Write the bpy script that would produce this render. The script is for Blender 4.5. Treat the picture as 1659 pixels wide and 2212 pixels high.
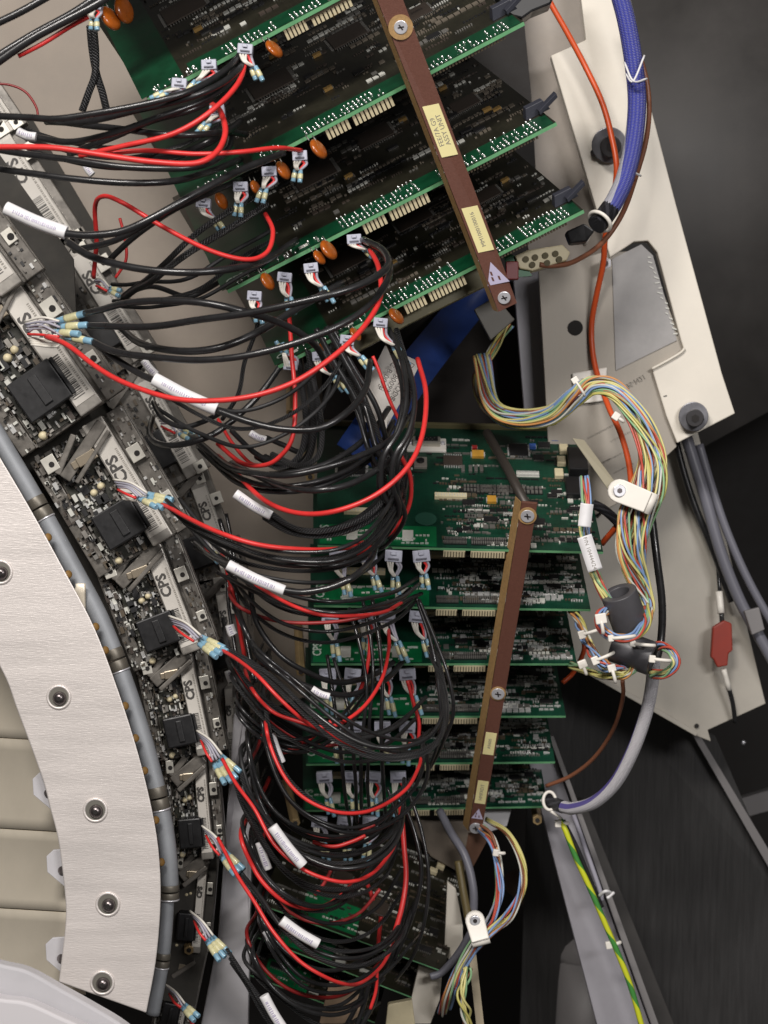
import bpy, math, random
import numpy as np
from mathutils import Vector, Matrix

# ------------------------------------------------------------------ camera, world, lights
sc = bpy.context.scene
for o in list(bpy.data.objects):
    bpy.data.objects.remove(o)
COL = sc.collection
FPX = 4000.0                       # focal length in reference units (frame is 1659 x 2212 of them)
CAMZ = 1.20
cam_d = bpy.data.cameras.new('camera')
cam_d.sensor_fit = 'VERTICAL'
cam_d.sensor_height = 36.0
cam_d.lens = 36.0 * FPX / 2212.0
cam_d.clip_start = 0.05
cam_d.clip_end = 50
cam = bpy.data.objects.new('camera', cam_d)
COL.objects.link(cam)
cam.location = (0, 0, CAMZ)
cam.rotation_euler = (math.radians(90), 0, 0)
sc.camera = cam
cam_d.dof.use_dof = True
cam_d.dof.focus_distance = 1.93
cam_d.dof.aperture_fstop = 7.0

world = bpy.data.worlds.new('World')
sc.world = world
world.use_nodes = True
bg = world.node_tree.nodes['Background']
bg.inputs[0].default_value = (1.0, 0.94, 0.88, 1)
bg.inputs[1].default_value = 0.065


def area_lamp(name, loc, target, size, power, colour):
    l = bpy.data.lights.new(name, 'AREA')
    l.shape = 'RECTANGLE'
    l.size, l.size_y = size
    l.energy = power
    l.color = colour
    o = bpy.data.objects.new(name, l)
    COL.objects.link(o)
    o.location = loc
    d = Vector(target) - Vector(loc)
    o.rotation_euler = d.to_track_quat('-Z', 'Y').to_euler()
    return o


area_lamp('ceiling_lamp_front', (-0.7, -0.55, 2.95), (-0.05, 2.0, 1.15), (1.1, 0.35), 92, (1.0, 0.95, 0.905))
area_lamp('side_fill_lamp', (1.15, -1.1, 2.05), (0.1, 2.1, 1.15), (0.9, 0.35), 44, (0.98, 0.95, 0.94))  # fill lamp added to brighten the board gaps and the right side
sc.view_settings.view_transform = 'Standard'
sc.view_settings.look = 'None'
sc.view_settings.exposure = 0.0
sc.view_settings.gamma = 1.0

# ------------------------------------------------------------------ helpers
R = random.Random(7)


def P(u, v, d):
    """a point seen at (u, v) of the 1659 x 2212 frame, d metres in front of the camera"""
    return Vector(((u - 829.5) / FPX * d, d, CAMZ + (1106.0 - v) / FPX * d))


def px(n, d=1.95):
    return n * d / FPX


MATS = {}


def mat(name, col, rough=0.5, metal=0.0, var=0.0, scale=60.0, bump=0.0, bscale=400.0, spec=0.5, trans=0.0, coat=0.0, stretch=None, sss=0.0):
    if name in MATS:
        return MATS[name]
    m = bpy.data.materials.new(name)
    m.use_nodes = True
    nt = m.node_tree
    b = nt.nodes['Principled BSDF']
    b.inputs['Base Color'].default_value = (*col, 1)
    b.inputs['Roughness'].default_value = rough
    b.inputs['Metallic'].default_value = metal
    b.inputs['Specular IOR Level'].default_value = spec
    b.inputs['Transmission Weight'].default_value = trans
    b.inputs['Coat Weight'].default_value = coat
    if sss:
        b.inputs['Subsurface Weight'].default_value = sss
        b.inputs['Subsurface Radius'].default_value = (0.002, 0.002, 0.002)
    tc = nt.nodes.new('ShaderNodeTexCoord')
    vec = tc.outputs['Object']
    if stretch:
        mp = nt.nodes.new('ShaderNodeMapping')
        mp.inputs['Scale'].default_value = stretch
        nt.links.new(vec, mp.inputs['Vector'])
        vec = mp.outputs['Vector']
    if var > 0:
        n = nt.nodes.new('ShaderNodeTexNoise')
        n.inputs['Scale'].default_value = scale
        n.inputs['Detail'].default_value = 9
        n.inputs['Roughness'].default_value = 0.62
        nt.links.new(vec, n.inputs['Vector'])
        r = nt.nodes.new('ShaderNodeValToRGB')
        r.color_ramp.elements[0].position = 0.3
        r.color_ramp.elements[1].position = 0.7
        r.color_ramp.elements[0].color = (*[c * (1 - var) for c in col], 1)
        r.color_ramp.elements[1].color = (*[min(1, c * (1 + var)) for c in col], 1)
        nt.links.new(n.outputs['Fac'], r.inputs['Fac'])
        nt.links.new(r.outputs['Color'], b.inputs['Base Color'])
        mr = nt.nodes.new('ShaderNodeMapRange')
        mr.inputs['To Min'].default_value = max(0.03, rough - 0.12)
        mr.inputs['To Max'].default_value = min(1, rough + 0.12)
        nt.links.new(n.outputs['Fac'], mr.inputs['Value'])
        nt.links.new(mr.outputs['Result'], b.inputs['Roughness'])
    if bump > 0:
        n2 = nt.nodes.new('ShaderNodeTexNoise')
        n2.inputs['Scale'].default_value = bscale
        n2.inputs['Detail'].default_value = 3
        nt.links.new(vec, n2.inputs['Vector'])
        bp = nt.nodes.new('ShaderNodeBump')
        bp.inputs['Strength'].default_value = bump
        bp.inputs['Distance'].default_value = 0.0006
        nt.links.new(n2.outputs['Fac'], bp.inputs['Height'])
        nt.links.new(bp.outputs['Normal'], b.inputs['Normal'])
    MATS[name] = m
    return m


def uv_stripe_mat(name, c1, c2, rough, rep_u, rep_v, twist=0.0, duty=0.5, bump=0.4, metal=0.0, phase=0.0, weave=0.0):
    """stripes in a tube's own UV: U along the tube (metres * 100), V around it"""
    m = bpy.data.materials.new(name)
    m.use_nodes = True
    nt = m.node_tree
    b = nt.nodes['Principled BSDF']
    b.inputs['Roughness'].default_value = rough
    b.inputs['Metallic'].default_value = metal
    uv = nt.nodes.new('ShaderNodeTexCoord')
    sp = nt.nodes.new('ShaderNodeSeparateXYZ')
    nt.links.new(uv.outputs['UV'], sp.inputs[0])

    def mth(op, a, bb):
        n = nt.nodes.new('ShaderNodeMath')
        n.operation = op
        for i, x in enumerate((a, bb)):
            if isinstance(x, (int, float)):
                n.inputs[i].default_value = x
            elif x is not None:
                nt.links.new(x, n.inputs[i])
        return n.outputs[0]
    tw = mth('ADD', mth('MULTIPLY', sp.outputs[1], rep_v), mth('MULTIPLY', sp.outputs[0], twist))
    fr = mth('FRACT', mth('ADD', tw, 10.0 + phase), None)
    sel = mth('LESS_THAN', fr, duty)
    mix = nt.nodes.new('ShaderNodeMix')
    mix.data_type = 'RGBA'
    mix.inputs[6].default_value = (*c2, 1)
    mix.inputs[7].default_value = (*c1, 1)
    nt.links.new(sel, mix.inputs[0])
    # braid relief
    s1 = mth('SINE', mth('ADD', mth('MULTIPLY', sp.outputs[0], rep_u), mth('MULTIPLY', sp.outputs[1], 50.26)), None)
    s2 = mth('SINE', mth('SUBTRACT', mth('MULTIPLY', sp.outputs[0], rep_u), mth('MULTIPLY', sp.outputs[1], 50.26)), None)
    h = mth('MAXIMUM', s1, s2)
    m3 = nt.nodes.new('ShaderNodeMix')
    m3.data_type = 'RGBA'
    m3.inputs[7].default_value = (0.55, 0.55, 0.64, 1)
    nt.links.new(mix.outputs[2], m3.inputs[6])
    nt.links.new(mth('MULTIPLY', mth('LESS_THAN', h, 0.15), weave), m3.inputs[0])
    nt.links.new(m3.outputs[2], b.inputs['Base Color'])
    bp = nt.nodes.new('ShaderNodeBump')
    bp.inputs['Strength'].default_value = bump
    bp.inputs['Distance'].default_value = 0.0014
    nt.links.new(h, bp.inputs['Height'])
    nt.links.new(bp.outputs['Normal'], b.inputs['Normal'])
    MATS[name] = m
    return m


class MB:
    """collects shapes; build() links them as ONE mesh object"""

    def __init__(self):
        self.v, self.f, self.m, self.uv, self.smooth = [], [], [], {}, []

    def add(self, verts, faces, mi=0, smooth=False):
        o = len(self.v)
        self.v += [tuple(x) for x in verts]
        for f in faces:
            self.f.append([i + o for i in f])
            self.m.append(mi)
            self.smooth.append(smooth)
        return o

    def box(self, c, ax, ay, az, mi=0, taper=1.0):
        c, ax, ay, az = Vector(c), Vector(ax), Vector(ay), Vector(az)
        vs = [c - ax - ay - az, c + ax - ay - az, c + ax + ay - az, c - ax + ay - az,
              c - ax * taper - ay * taper + az, c + ax * taper - ay * taper + az, c + ax * taper + ay * taper + az, c - ax * taper + ay * taper + az]
        self.add(vs, [(0, 3, 2, 1), (4, 5, 6, 7), (0, 1, 5, 4), (1, 2, 6, 5), (2, 3, 7, 6), (3, 0, 4, 7)], mi)
        return self

    def prism(self, poly, ext, mi=0, side=None):
        n = len(poly)
        ext = Vector(ext)
        a = [Vector(p) for p in poly]
        b = [p + ext for p in a]
        o = self.add(a + b, [list(range(n)), list(range(2 * n - 1, n - 1, -1))], mi)
        for i in range(n):
            j = (i + 1) % n
            self.f.append([o + i, o + n + i, o + n + j, o + j])
            self.m.append(mi if side is None else side)
            self.smooth.append(False)
        return self

    def tube(self, pts, r, n=8, mi=0, caps=True, closed=False):
        pts = [Vector(p) for p in pts]
        k = len(pts)
        rs = r if isinstance(r, (list, tuple)) else [r] * k
        t = []
        for i in range(k):
            a = pts[(i - 1) % k] if closed else pts[max(0, i - 1)]
            b = pts[(i + 1) % k] if closed else pts[min(k - 1, i + 1)]
            d = b - a
            t.append(d.normalized() if d.length > 1e-9 else Vector((1, 0, 0)))
        ref = Vector((0, -1, 0))
        if abs(t[0].dot(ref)) > 0.95:
            ref = Vector((0, 0, 1))
        nx = (ref - t[0] * ref.dot(t[0])).normalized()
        o = len(self.v)
        L = 0.0
        ul = []
        for i in range(k):
            if i:
                L += (pts[i] - pts[i - 1]).length
                nx = nx - t[i] * nx.dot(t[i])
                nx = nx.normalized() if nx.length > 1e-6 else t[i].orthogonal().normalized()
            ny = t[i].cross(nx)
            ul.append(L * 100)
            for j in range(n):
                a = 2 * math.pi * j / n
                self.v.append(tuple(pts[i] + (nx * math.cos(a) + ny * math.sin(a)) * rs[i]))
        for i in range(k if closed else k - 1):
            i2 = (i + 1) % k
            for j in range(n):
                j2 = (j + 1) % n
                self.uv[len(self.f)] = [(ul[i], j / n), (ul[i], (j + 1) / n), (ul[i2], (j + 1) / n), (ul[i2], j / n)]
                self.f.append([o + i * n + j, o + i * n + j2, o + i2 * n + j2, o + i2 * n + j])
                self.m.append(mi)
                self.smooth.append(True)
        if caps and not closed:
            self.f.append([o + j for j in range(n)][::-1])
            self.f.append([o + (k - 1) * n + j for j in range(n)])
            self.m += [mi, mi]
            self.smooth += [False, False]
        return self

    def cyl(self, p0, p1, r, n=16, mi=0, r2=None):
        return self.tube([p0, p1], [r, r if r2 is None else r2], n, mi)

    def dome(self, c, axis, r, h, n=14, mi=0, rings=4):
        c, axis = Vector(c), Vector(axis).normalized()
        pts, rs = [], []
        for i in range(rings + 1):
            a = math.pi / 2 * i / rings
            pts.append(c + axis * h * math.sin(a))
            rs.append(max(r * math.cos(a), r * 0.02))
        return self.tube(pts, rs, n, mi)

    def mesh(self, name, mats, origin=Vector((0, 0, 0))):
        me = bpy.data.meshes.new(name)
        me.from_pydata([tuple(Vector(v) - origin) for v in self.v], [], self.f)
        if not isinstance(mats, (list, tuple)):
            mats = [mats]
        for m in mats:
            me.materials.append(m)
        me.polygons.foreach_set('material_index', self.m)
        me.polygons.foreach_set('use_smooth', self.smooth)
        if self.uv:
            ul = me.uv_layers.new(name='UVMap')
            for fi, co in self.uv.items():
                ls = me.polygons[fi].loop_start
                for q, c in enumerate(co):
                    ul.data[ls + q].uv = c
        me.update()
        return me

    def build(self, name, mats, parent=None, bevel=0.0, seg=2):
        a = np.array(self.v)
        c = Vector((a.min(0) + a.max(0)) / 2)
        me = self.mesh(name, mats, c)
        return link(name, me, Matrix.Translation(c), parent, bevel, seg)


WM = {}


def link(name, me, mw, parent=None, bevel=0.0, seg=2):
    o = bpy.data.objects.new(name, me)
    COL.objects.link(o)
    WM[o.name] = mw.copy()
    if parent is not None:
        o.parent = parent
        o.matrix_parent_inverse = Matrix.Identity(4)
        o.matrix_local = WM[parent.name].inverted() @ mw
    else:
        o.matrix_world = mw
    if bevel:
        b = o.modifiers.new('bevel', 'BEVEL')
        b.width = bevel
        b.segments = seg
        b.limit_method = 'ANGLE'
        b.angle_limit = math.radians(40)
    return o


def tag(o, label, cat, group=None, kind=None):
    if label:
        o['label'] = label
    if cat:
        o['category'] = cat
    if group:
        o['group'] = group
    if kind:
        o['kind'] = kind
    return o


def thing(name, label, cat, loc, group=None):
    o = bpy.data.objects.new(name, None)
    o.empty_display_size = 0.01
    COL.objects.link(o)
    o.location = loc
    WM[o.name] = Matrix.Translation(Vector(loc))
    return tag(o, label, cat, group)


def smooth_path(pts, per=7):
    pts = [Vector(p) for p in pts]
    if len(pts) < 3:
        per = 3
    out = []
    n = len(pts)
    for i in range(n - 1):
        p0 = pts[i - 1] if i else pts[0] * 2 - pts[1]
        p1, p2 = pts[i], pts[i + 1]
        p3 = pts[i + 2] if i + 2 < n else pts[-1] * 2 - pts[-2]
        for k in range(per):
            t = k / per
            out.append(0.5 * ((2 * p1) + (p2 - p0) * t + (2 * p0 - 5 * p1 + 4 * p2 - p3) * t * t + (3 * p1 - p0 - 3 * p2 + p3) * t ** 3))
    out.append(pts[-1])
    return out


def roughen(pts, amp, seed):
    """small irregular bends so that no cable is a perfect curve"""
    rr = random.Random(seed)
    ph = [(rr.uniform(18, 75), rr.uniform(0, 6.28), Vector((rr.uniform(-1, 1), rr.uniform(-1, 1), rr.uniform(-1, 1)))) for _ in range(4)]
    out, L = [], 0.0
    for i, p in enumerate(pts):
        if i:
            L += (pts[i] - pts[i - 1]).length
        o = Vector((0, 0, 0))
        for w, a, v in ph:
            o += v * math.sin(L * w + a) * amp * (18 / w) ** 0.5
        out.append(p + o)
    return out


def text_mesh(body, size, material, bold=0.0):
    cu = bpy.data.curves.new('lettering', 'FONT')
    cu.body = body
    cu.size = size
    cu.align_x = 'CENTER'
    cu.align_y = 'CENTER'
    cu.extrude = 0.00008
    cu.offset = bold
    cu.resolution_u = 2
    o = bpy.data.objects.new('lettering', cu)
    COL.objects.link(o)
    dg = bpy.context.evaluated_depsgraph_get()
    me = bpy.data.meshes.new_from_object(o.evaluated_get(dg))
    me.name = 'lettering'
    bpy.data.objects.remove(o)
    me.materials.clear()
    me.materials.append(material)
    return me


def frame(o, x, y, z):
    m = Matrix.Identity(4)
    for i, a in enumerate((x, y, z)):
        m[0][i], m[1][i], m[2][i] = a[0], a[1], a[2]
    m[0][3], m[1][3], m[2][3] = o[0], o[1], o[2]
    return m


# ------------------------------------------------------------------ materials
M_BLACK = mat('black_cable_jacket', (0.017, 0.017, 0.018), 0.30, var=0.2, scale=90, coat=0.25)
M_BRAID = uv_stripe_mat('black_braided_sleeve', (0.012, 0.012, 0.013), (0.13, 0.13, 0.135), 0.36, 22.0, 5, 3.2, 0.74, 0.9)  # pale ticks are the weave's highlights put into the colour
M_RED = mat('red_cable_jacket', (0.66, 0.034, 0.032), 0.38, var=0.12, scale=50)
M_WHITEW = mat('white_wire_jacket', (0.72, 0.69, 0.62), 0.45)
M_LAV = mat('grey_lilac_wire_jacket', (0.36, 0.35, 0.41), 0.45)
M_MARK = mat('white_marker_sleeve', (0.80, 0.79, 0.80), 0.5, var=0.06)
M_PRINT = mat('purple_marker_print', (0.42, 0.38, 0.52), 0.6)
M_CRBLUE = mat('blue_sleeve_end', (0.22, 0.40, 0.52), 0.3, var=0.2, scale=200, coat=0.3)
M_CRYEL = mat('yellow_sleeve_band', (0.60, 0.57, 0.34), 0.33, var=0.2, scale=200, coat=0.3)
M_PCBEDGE = mat('pcb_cut_edge', (0.16, 0.42, 0.20), 0.5, var=0.15)
M_CHIP = mat('chip_black_epoxy', (0.012, 0.012, 0.013), 0.45, var=0.2, scale=300)
M_CHIPB = mat('chip_brown_epoxy', (0.050, 0.038, 0.030), 0.5, var=0.2, scale=200)
M_PIN = mat('tinned_pin', (0.88, 0.88, 0.86), 0.25, metal=0.6)
M_SOLDER = mat('bright_solder', (0.92, 0.92, 0.90), 0.22, metal=0.88)
M_DULLPIN = mat('dull_tin', (0.26, 0.25, 0.23), 0.4, metal=0.6)
M_SMDW = mat('smd_pale', (0.55, 0.55, 0.50), 0.4)
M_SMDB = mat('smd_brown_grey', (0.13, 0.11, 0.085), 0.5)
M_SMDT = mat('smd_tan', (0.085, 0.065, 0.042), 0.5)
M_TANT = mat('tantalum_yellow', (0.62, 0.33, 0.05), 0.4)
M_CREAM = mat('cream_plastic', (0.66, 0.58, 0.38), 0.5, var=0.08)
M_ORANGE = mat('orange_disc_lacquer', (0.36, 0.085, 0.008), 0.3, var=0.15, scale=150, coat=0.4)
M_PLUG = mat('pale_lilac_plug_plastic', (0.40, 0.41, 0.49), 0.4, var=0.1, scale=120)
M_BROWN = mat('brown_laminate', (0.125, 0.050, 0.034), 0.5, var=0.12, scale=500, bump=0.35, bscale=900)
M_TAN = mat('tan_laminate_edge', (0.36, 0.22, 0.09), 0.55, var=0.2, scale=300)
M_YLABEL = mat('yellow_paper_label', (0.80, 0.72, 0.36), 0.6, var=0.04)
M_INK = mat('label_ink', (0.06, 0.055, 0.05), 0.6)
M_FAINT = mat('faint_label_ink', (0.25, 0.23, 0.20), 0.6)
M_LILAC = mat('lilac_warning_print', (0.50, 0.46, 0.62), 0.6)
M_SCREW = mat('zinc_screw', (0.74, 0.74, 0.78), 0.32, metal=0.55, var=0.1)
M_DARKSCREW = mat('oiled_steel_screw', (0.16, 0.14, 0.14), 0.3, metal=0.9)
M_ALU = mat('brushed_aluminium', (0.74, 0.69, 0.66), 0.44, metal=0.4, var=0.07, scale=40, stretch=(0.16, 1, 1.4), bump=0.40, bscale=900)
M_TUBE = mat('satin_grey_tube', (0.27, 0.285, 0.305), 0.55, metal=0.2, var=0.14, scale=30)
M_CLAMP = mat('bronze_grey_clamp', (0.16, 0.145, 0.12), 0.42, metal=0.5, var=0.1)
M_FOAM = mat('amber_spacer', (0.22, 0.12, 0.03), 0.6, var=0.2)
M_GOLD = mat('warm_satin_bore_panel', (0.86, 0.78, 0.64), 0.33, metal=0.3, var=0.04, scale=20)
M_LIGHTGREY = mat('light_grey_paint', (0.50, 0.49, 0.51), 0.5, var=0.04, scale=20)
M_PLATE = mat('gantry_plate_paint', (0.37, 0.315, 0.262), 0.6, var=0.16, scale=9, bump=0.1)
M_CREAMPLATE = mat('cream_painted_steel', (0.72, 0.67, 0.58), 0.45, var=0.09, scale=7, bump=0.12, bscale=160)
M_GREYPLATE = mat('bare_aluminium_plate', (0.29, 0.262, 0.222), 0.5, metal=0.25, var=0.16, scale=25, stretch=(1, 1, 0.3))
M_BEIGEPLATE = mat('beige_painted_plate', (0.44, 0.41, 0.355), 0.52, var=0.13, scale=7, bump=0.1, bscale=160)
M_DARKPANEL = mat('charcoal_panel', (0.040, 0.037, 0.035), 0.6, var=0.28, scale=9)
M_RIBBED = mat('ribbed_charcoal_panel', (0.030, 0.029, 0.029), 0.55, var=0.25, scale=30, stretch=(7, 1, 0.4), bump=0.6, bscale=55)
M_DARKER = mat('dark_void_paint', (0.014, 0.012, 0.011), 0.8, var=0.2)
M_BEAM = mat('grey_lilac_painted_beam', (0.34, 0.33, 0.36), 0.5, var=0.05, scale=25)
M_EDGE = mat('grey_trim', (0.20, 0.19, 0.19), 0.5)
M_HOUSING = mat('smoked_grey_housing', (0.165, 0.152, 0.135), 0.33, metal=0.3, var=0.35, scale=70)
M_RAIL = mat('grey_rail', (0.34, 0.32, 0.29), 0.35, metal=0.4, var=0.25, scale=60)
M_MODDARK = mat('module_dark_board', (0.022, 0.022, 0.016), 0.4, var=0.4, scale=200)
M_BCLABEL = mat('grey_white_barcode_label', (0.58, 0.55, 0.50), 0.55, var=0.05)
M_BLKPLASTIC = mat('black_connector_plastic', (0.009, 0.009, 0.010), 0.42, var=0.2, scale=120)
M_TAB = mat('pale_metal_tab', (0.58, 0.56, 0.50), 0.4, metal=0.4, var=0.08)
M_BLUEFILM = mat('blue_strap', (0.022, 0.06, 0.26), 0.5, var=0.12, scale=60)
M_PAPER = mat('white_paper_tag', (0.72, 0.68, 0.63), 0.6, var=0.05)
M_NYLON = mat('white_nylon', (0.82, 0.78, 0.71), 0.4, var=0.03)
M_FERRITE = mat('grey_black_ferrite', (0.075, 0.073, 0.080), 0.42, var=0.12, scale=60)
M_ORWIRE = mat('orange_wire_jacket', (0.62, 0.085, 0.018), 0.4)
M_BRWIRE = mat('brown_wire_jacket', (0.22, 0.085, 0.045), 0.4)
M_GREYCABLE = mat('grey_cable_jacket', (0.16, 0.16, 0.19), 0.4)
M_REDTAG = mat('red_brown_sleeve_block', (0.30, 0.028, 0.012), 0.5, var=0.08)
M_OLIVE = mat('olive_bracket', (0.13, 0.115, 0.055), 0.5, var=0.1)
M_BRASS = mat('brass_standoff', (0.42, 0.30, 0.15), 0.4, metal=0.5, var=0.15)
M_SILK = mat('white_silkscreen', (0.45, 0.52, 0.46), 0.6)
M_GRN = mat('bright_green_mask', (0.004, 0.125, 0.040), 0.35, var=0.2, scale=80)
M_GRND = mat('lit_green_mask', (0.003, 0.045, 0.018), 0.35, var=0.25, scale=60)
M_NYLON_ = None
M_BLUEBRAID = uv_stripe_mat('blue_white_braid', (0.06, 0.075, 0.50), (0.66, 0.66, 0.74), 0.55, 34.0, 1, 0.0184, 0.62, 0.8, 0.0, 0.10, 0.55)
M_WHITEBRAID = uv_stripe_mat('white_blue_braid', (0.80, 0.78, 0.82), (0.14, 0.11, 0.42), 0.55, 34.0, 1, 0.004, 0.86, 0.8, 0.0, 0.60)
M_DARKBRAID = uv_stripe_mat('black_braid_end', (0.012, 0.012, 0.016), (0.05, 0.05, 0.06), 0.5, 34.0, 6, 0.6, 0.6, 0.8)
M_GY = uv_stripe_mat('green_yellow_earth_jacket', (0.62, 0.66, 0.03), (0.06, 0.26, 0.05), 0.4, 0.0, 1, 0.17, 0.55, 0.0)


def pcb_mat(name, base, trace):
    m = bpy.data.materials.new(name)
    m.use_nodes = True
    nt = m.node_tree
    b = nt.nodes['Principled BSDF']
    tc = nt.nodes.new('ShaderNodeTexCoord')
    br = nt.nodes.new('ShaderNodeTexBrick')
    br.inputs['Scale'].default_value = 90
    br.inputs['Mortar Size'].default_value = 0.018
    br.inputs['Brick Width'].default_value = 0.9
    br.inputs['Row Height'].default_value = 0.16
    br.offset = 0.37
    nz = nt.nodes.new('ShaderNodeTexNoise')
    nz.inputs['Scale'].default_value = 28
    nz.inputs['Detail'].default_value = 6
    nt.links.new(tc.outputs['UV'], br.inputs['Vector'])
    nt.links.new(tc.outputs['Object'], nz.inputs['Vector'])
    br.inputs['Color1'].default_value = (*base, 1)
    br.inputs['Color2'].default_value = (*[c * 0.6 for c in base], 1)
    br.inputs['Mortar'].default_value = (*trace, 1)
    mx = nt.nodes.new('ShaderNodeMix')
    mx.data_type = 'RGBA'
    mx.blend_type = 'MULTIPLY'
    mx.inputs[0].default_value = 0.6
    rp = nt.nodes.new('ShaderNodeValToRGB')
    rp.color_ramp.elements[0].position = 0.35
    rp.color_ramp.elements[0].color = (0.35, 0.35, 0.35, 1)
    rp.color_ramp.elements[1].position = 0.65
    nt.links.new(nz.outputs['Fac'], rp.inputs['Fac'])
    nt.links.new(br.outputs['Color'], mx.inputs[6])
    nt.links.new(rp.outputs['Color'], mx.inputs[7])
    nt.links.new(mx.outputs[2], b.inputs['Base Color'])
    b.inputs['Roughness'].default_value = 0.36
    MATS[name] = m
    return m


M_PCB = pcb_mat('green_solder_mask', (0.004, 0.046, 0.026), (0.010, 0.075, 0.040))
M_PCBD = pcb_mat('shaded_solder_mask', (0.020, 0.020, 0.012), (0.040, 0.034, 0.022))  # mask with the shade between boards put into its colour

# ------------------------------------------------------------------ the setting
def sheet(name, poly, mats, thick=0.01, kind='structure', bevel=0.0):
    mb = MB()
    mb.prism([P(*p) for p in poly], (0, thick, 0))
    o = mb.build(name, mats, None, bevel)
    o['kind'] = kind
    return o


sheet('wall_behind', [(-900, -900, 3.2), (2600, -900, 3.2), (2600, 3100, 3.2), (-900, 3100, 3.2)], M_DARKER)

# gantry plate behind the detector ring
mb = MB()
mb.prism([P(-260, -200, 2.36), (P(760, -200, 2.36)), P(730, 500, 2.36), P(700, 1490, 2.36), P(560, 1540, 2.36), P(-260, 1540, 2.36)], (0, 0.02, 0))
tag(mb.build('gantry_plate', M_PLATE), 'large matt warm grey gantry plate behind the cables at left', 'plate')

# curved charcoal cover, upper right
mb = MB()
vs = []
for i in range(25):
    a = i / 24
    u_, d_ = 1230 + a * 820, 2.62 - 0.10 * math.sin(a * math.pi * 0.9)
    vs += [P(u_, -300, d_), P(u_, 1010 - (u_ - 1440) * 0.55, d_)]
mb.add(vs, [(2 * i, 2 * i + 2, 2 * i + 3, 2 * i + 1) for i in range(24)], 0, True)
o = mb.build('gantry_cover', M_DARKPANEL)
sm = o.modifiers.new('thickness', 'SOLIDIFY')
sm.thickness = 0.008
tag(o, 'curved charcoal cover filling the upper right corner', 'cover')

# large charcoal panel, lower right, with pale edge strip
t = thing('side_panel', 'large flat charcoal panel with a pale edge strip, lower right', 'panel', P(1400, 2212, 2.45))
mb = MB()
mb.prism([P(1150, 1380, 2.42), P(1258, 1430, 2.42), P(1545, 1590, 2.40), P(1700, 1950, 2.40), P(1860, 2330, 2.40), P(1120, 2330, 2.50)], (0, 0.01, 0))
mb.build('panel_sheet', M_RIBBED, t)
mb = MB()
mb.prism([P(1478, 1555, 2.385), P(1498, 1565, 2.385), P(1690, 1885, 2.385), P(1690, 1925, 2.385)], (0, 0.012, 0))
mb.build('edge_strip', M_EDGE, t)
mb = MB()
mb.prism([P(1590, 1728, 2.60), P(1720, 1690, 2.60), P(1720, 1735, 2.60), P(1600, 1768, 2.60)], (0, 0.02, 0))
tag(mb.build('cross_bar', M_EDGE), 'short grey cross bar in the dark at the right edge', 'bar')
mb = MB()
mb.dome(P(1606, 1604, 2.55), (0, -1, 0), px(6), px(3))
tag(mb.build('panel_screw', M_SCREW), 'tiny pale screw head in the dark below the beige plate', 'screw')

# slanted grey beam with flange, lower right
t = thing('frame_beam', 'slanted pale grey beam running to the bottom edge', 'beam', P(1340, 2212, 2.3))
mb = MB()
mb.prism([P(1130, 1600, 2.27), P(1180, 1590, 2.27), P(1420, 2260, 2.27), P(1302, 2260, 2.27)], (0, 0.02, 0))
mb.build('web', M_BEAM, t, 0.001)
mb = MB()
mb.prism([P(1186, 1590, 2.25), P(1196, 1590, 2.25), P(1440, 2260, 2.25), P(1424, 2260, 2.25)], (0, 0.07, 0))
mb.build('flange', M_EDGE, t, 0.0006)
mb = MB()
mb.prism([P(1243, 1730, 2.335), P(1262, 1730, 2.335), P(1475, 2260, 2.335), P(1438, 2260, 2.335)], (0, 0.03, 0))
mb.build('rear_flange', M_DARKPANEL, t, 0.0006)

# round grey housing behind the beam
mb = MB()
mb.dome(P(1275, 2060, 2.50), (0, -0.3, 1), px(85, 2.5), px(85, 2.5), 24, rings=6)
mb.tube([P(1275, 2061, 2.50), P(1275, 2400, 2.50)], px(84, 2.5), 24)
tag(mb.build('motor_housing', M_EDGE), 'dull grey rounded housing behind the slanted beam', 'housing')
mb = MB()
mb.tube([P(1105, 1900, 2.55), P(1165, 1960, 2.50)], [px(26, 2.5), px(20, 2.5)], 20)
tag(mb.build('round_bushing', mat('dull_copper', (0.14, 0.085, 0.06), 0.5, metal=0.4)), 'dim copper coloured bushing in the dark beside the looped wires', 'bushing')

# right hand brackets
t = thing('rear_bracket', 'grey painted backing bracket between the upper boards and cream plate', 'bracket', P(1200, 600, 2.24))
mb = MB()
mb.prism([P(1070, -60, 2.23), P(1250, -60, 2.23), P(1272, 90, 2.23), P(1215, 130, 2.23), P(1300, 430, 2.23), P(1310, 560, 2.23), P(1150, 590, 2.23), P(1080, 200, 2.23)], (0, 0.012, 0))
mb.build('sheet', mat('warm_grey_bracket', (0.33, 0.29, 0.25), 0.55, var=0.08), t, 0.001)
mb = MB()
mb.prism([P(1108, 585, 2.22), P(1185, 565, 2.22), P(1182, 930, 2.22), P(1136, 935, 2.22)], (0, 0.012, 0))
mb.build('flange', M_BEAM, t, 0.001)

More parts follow.
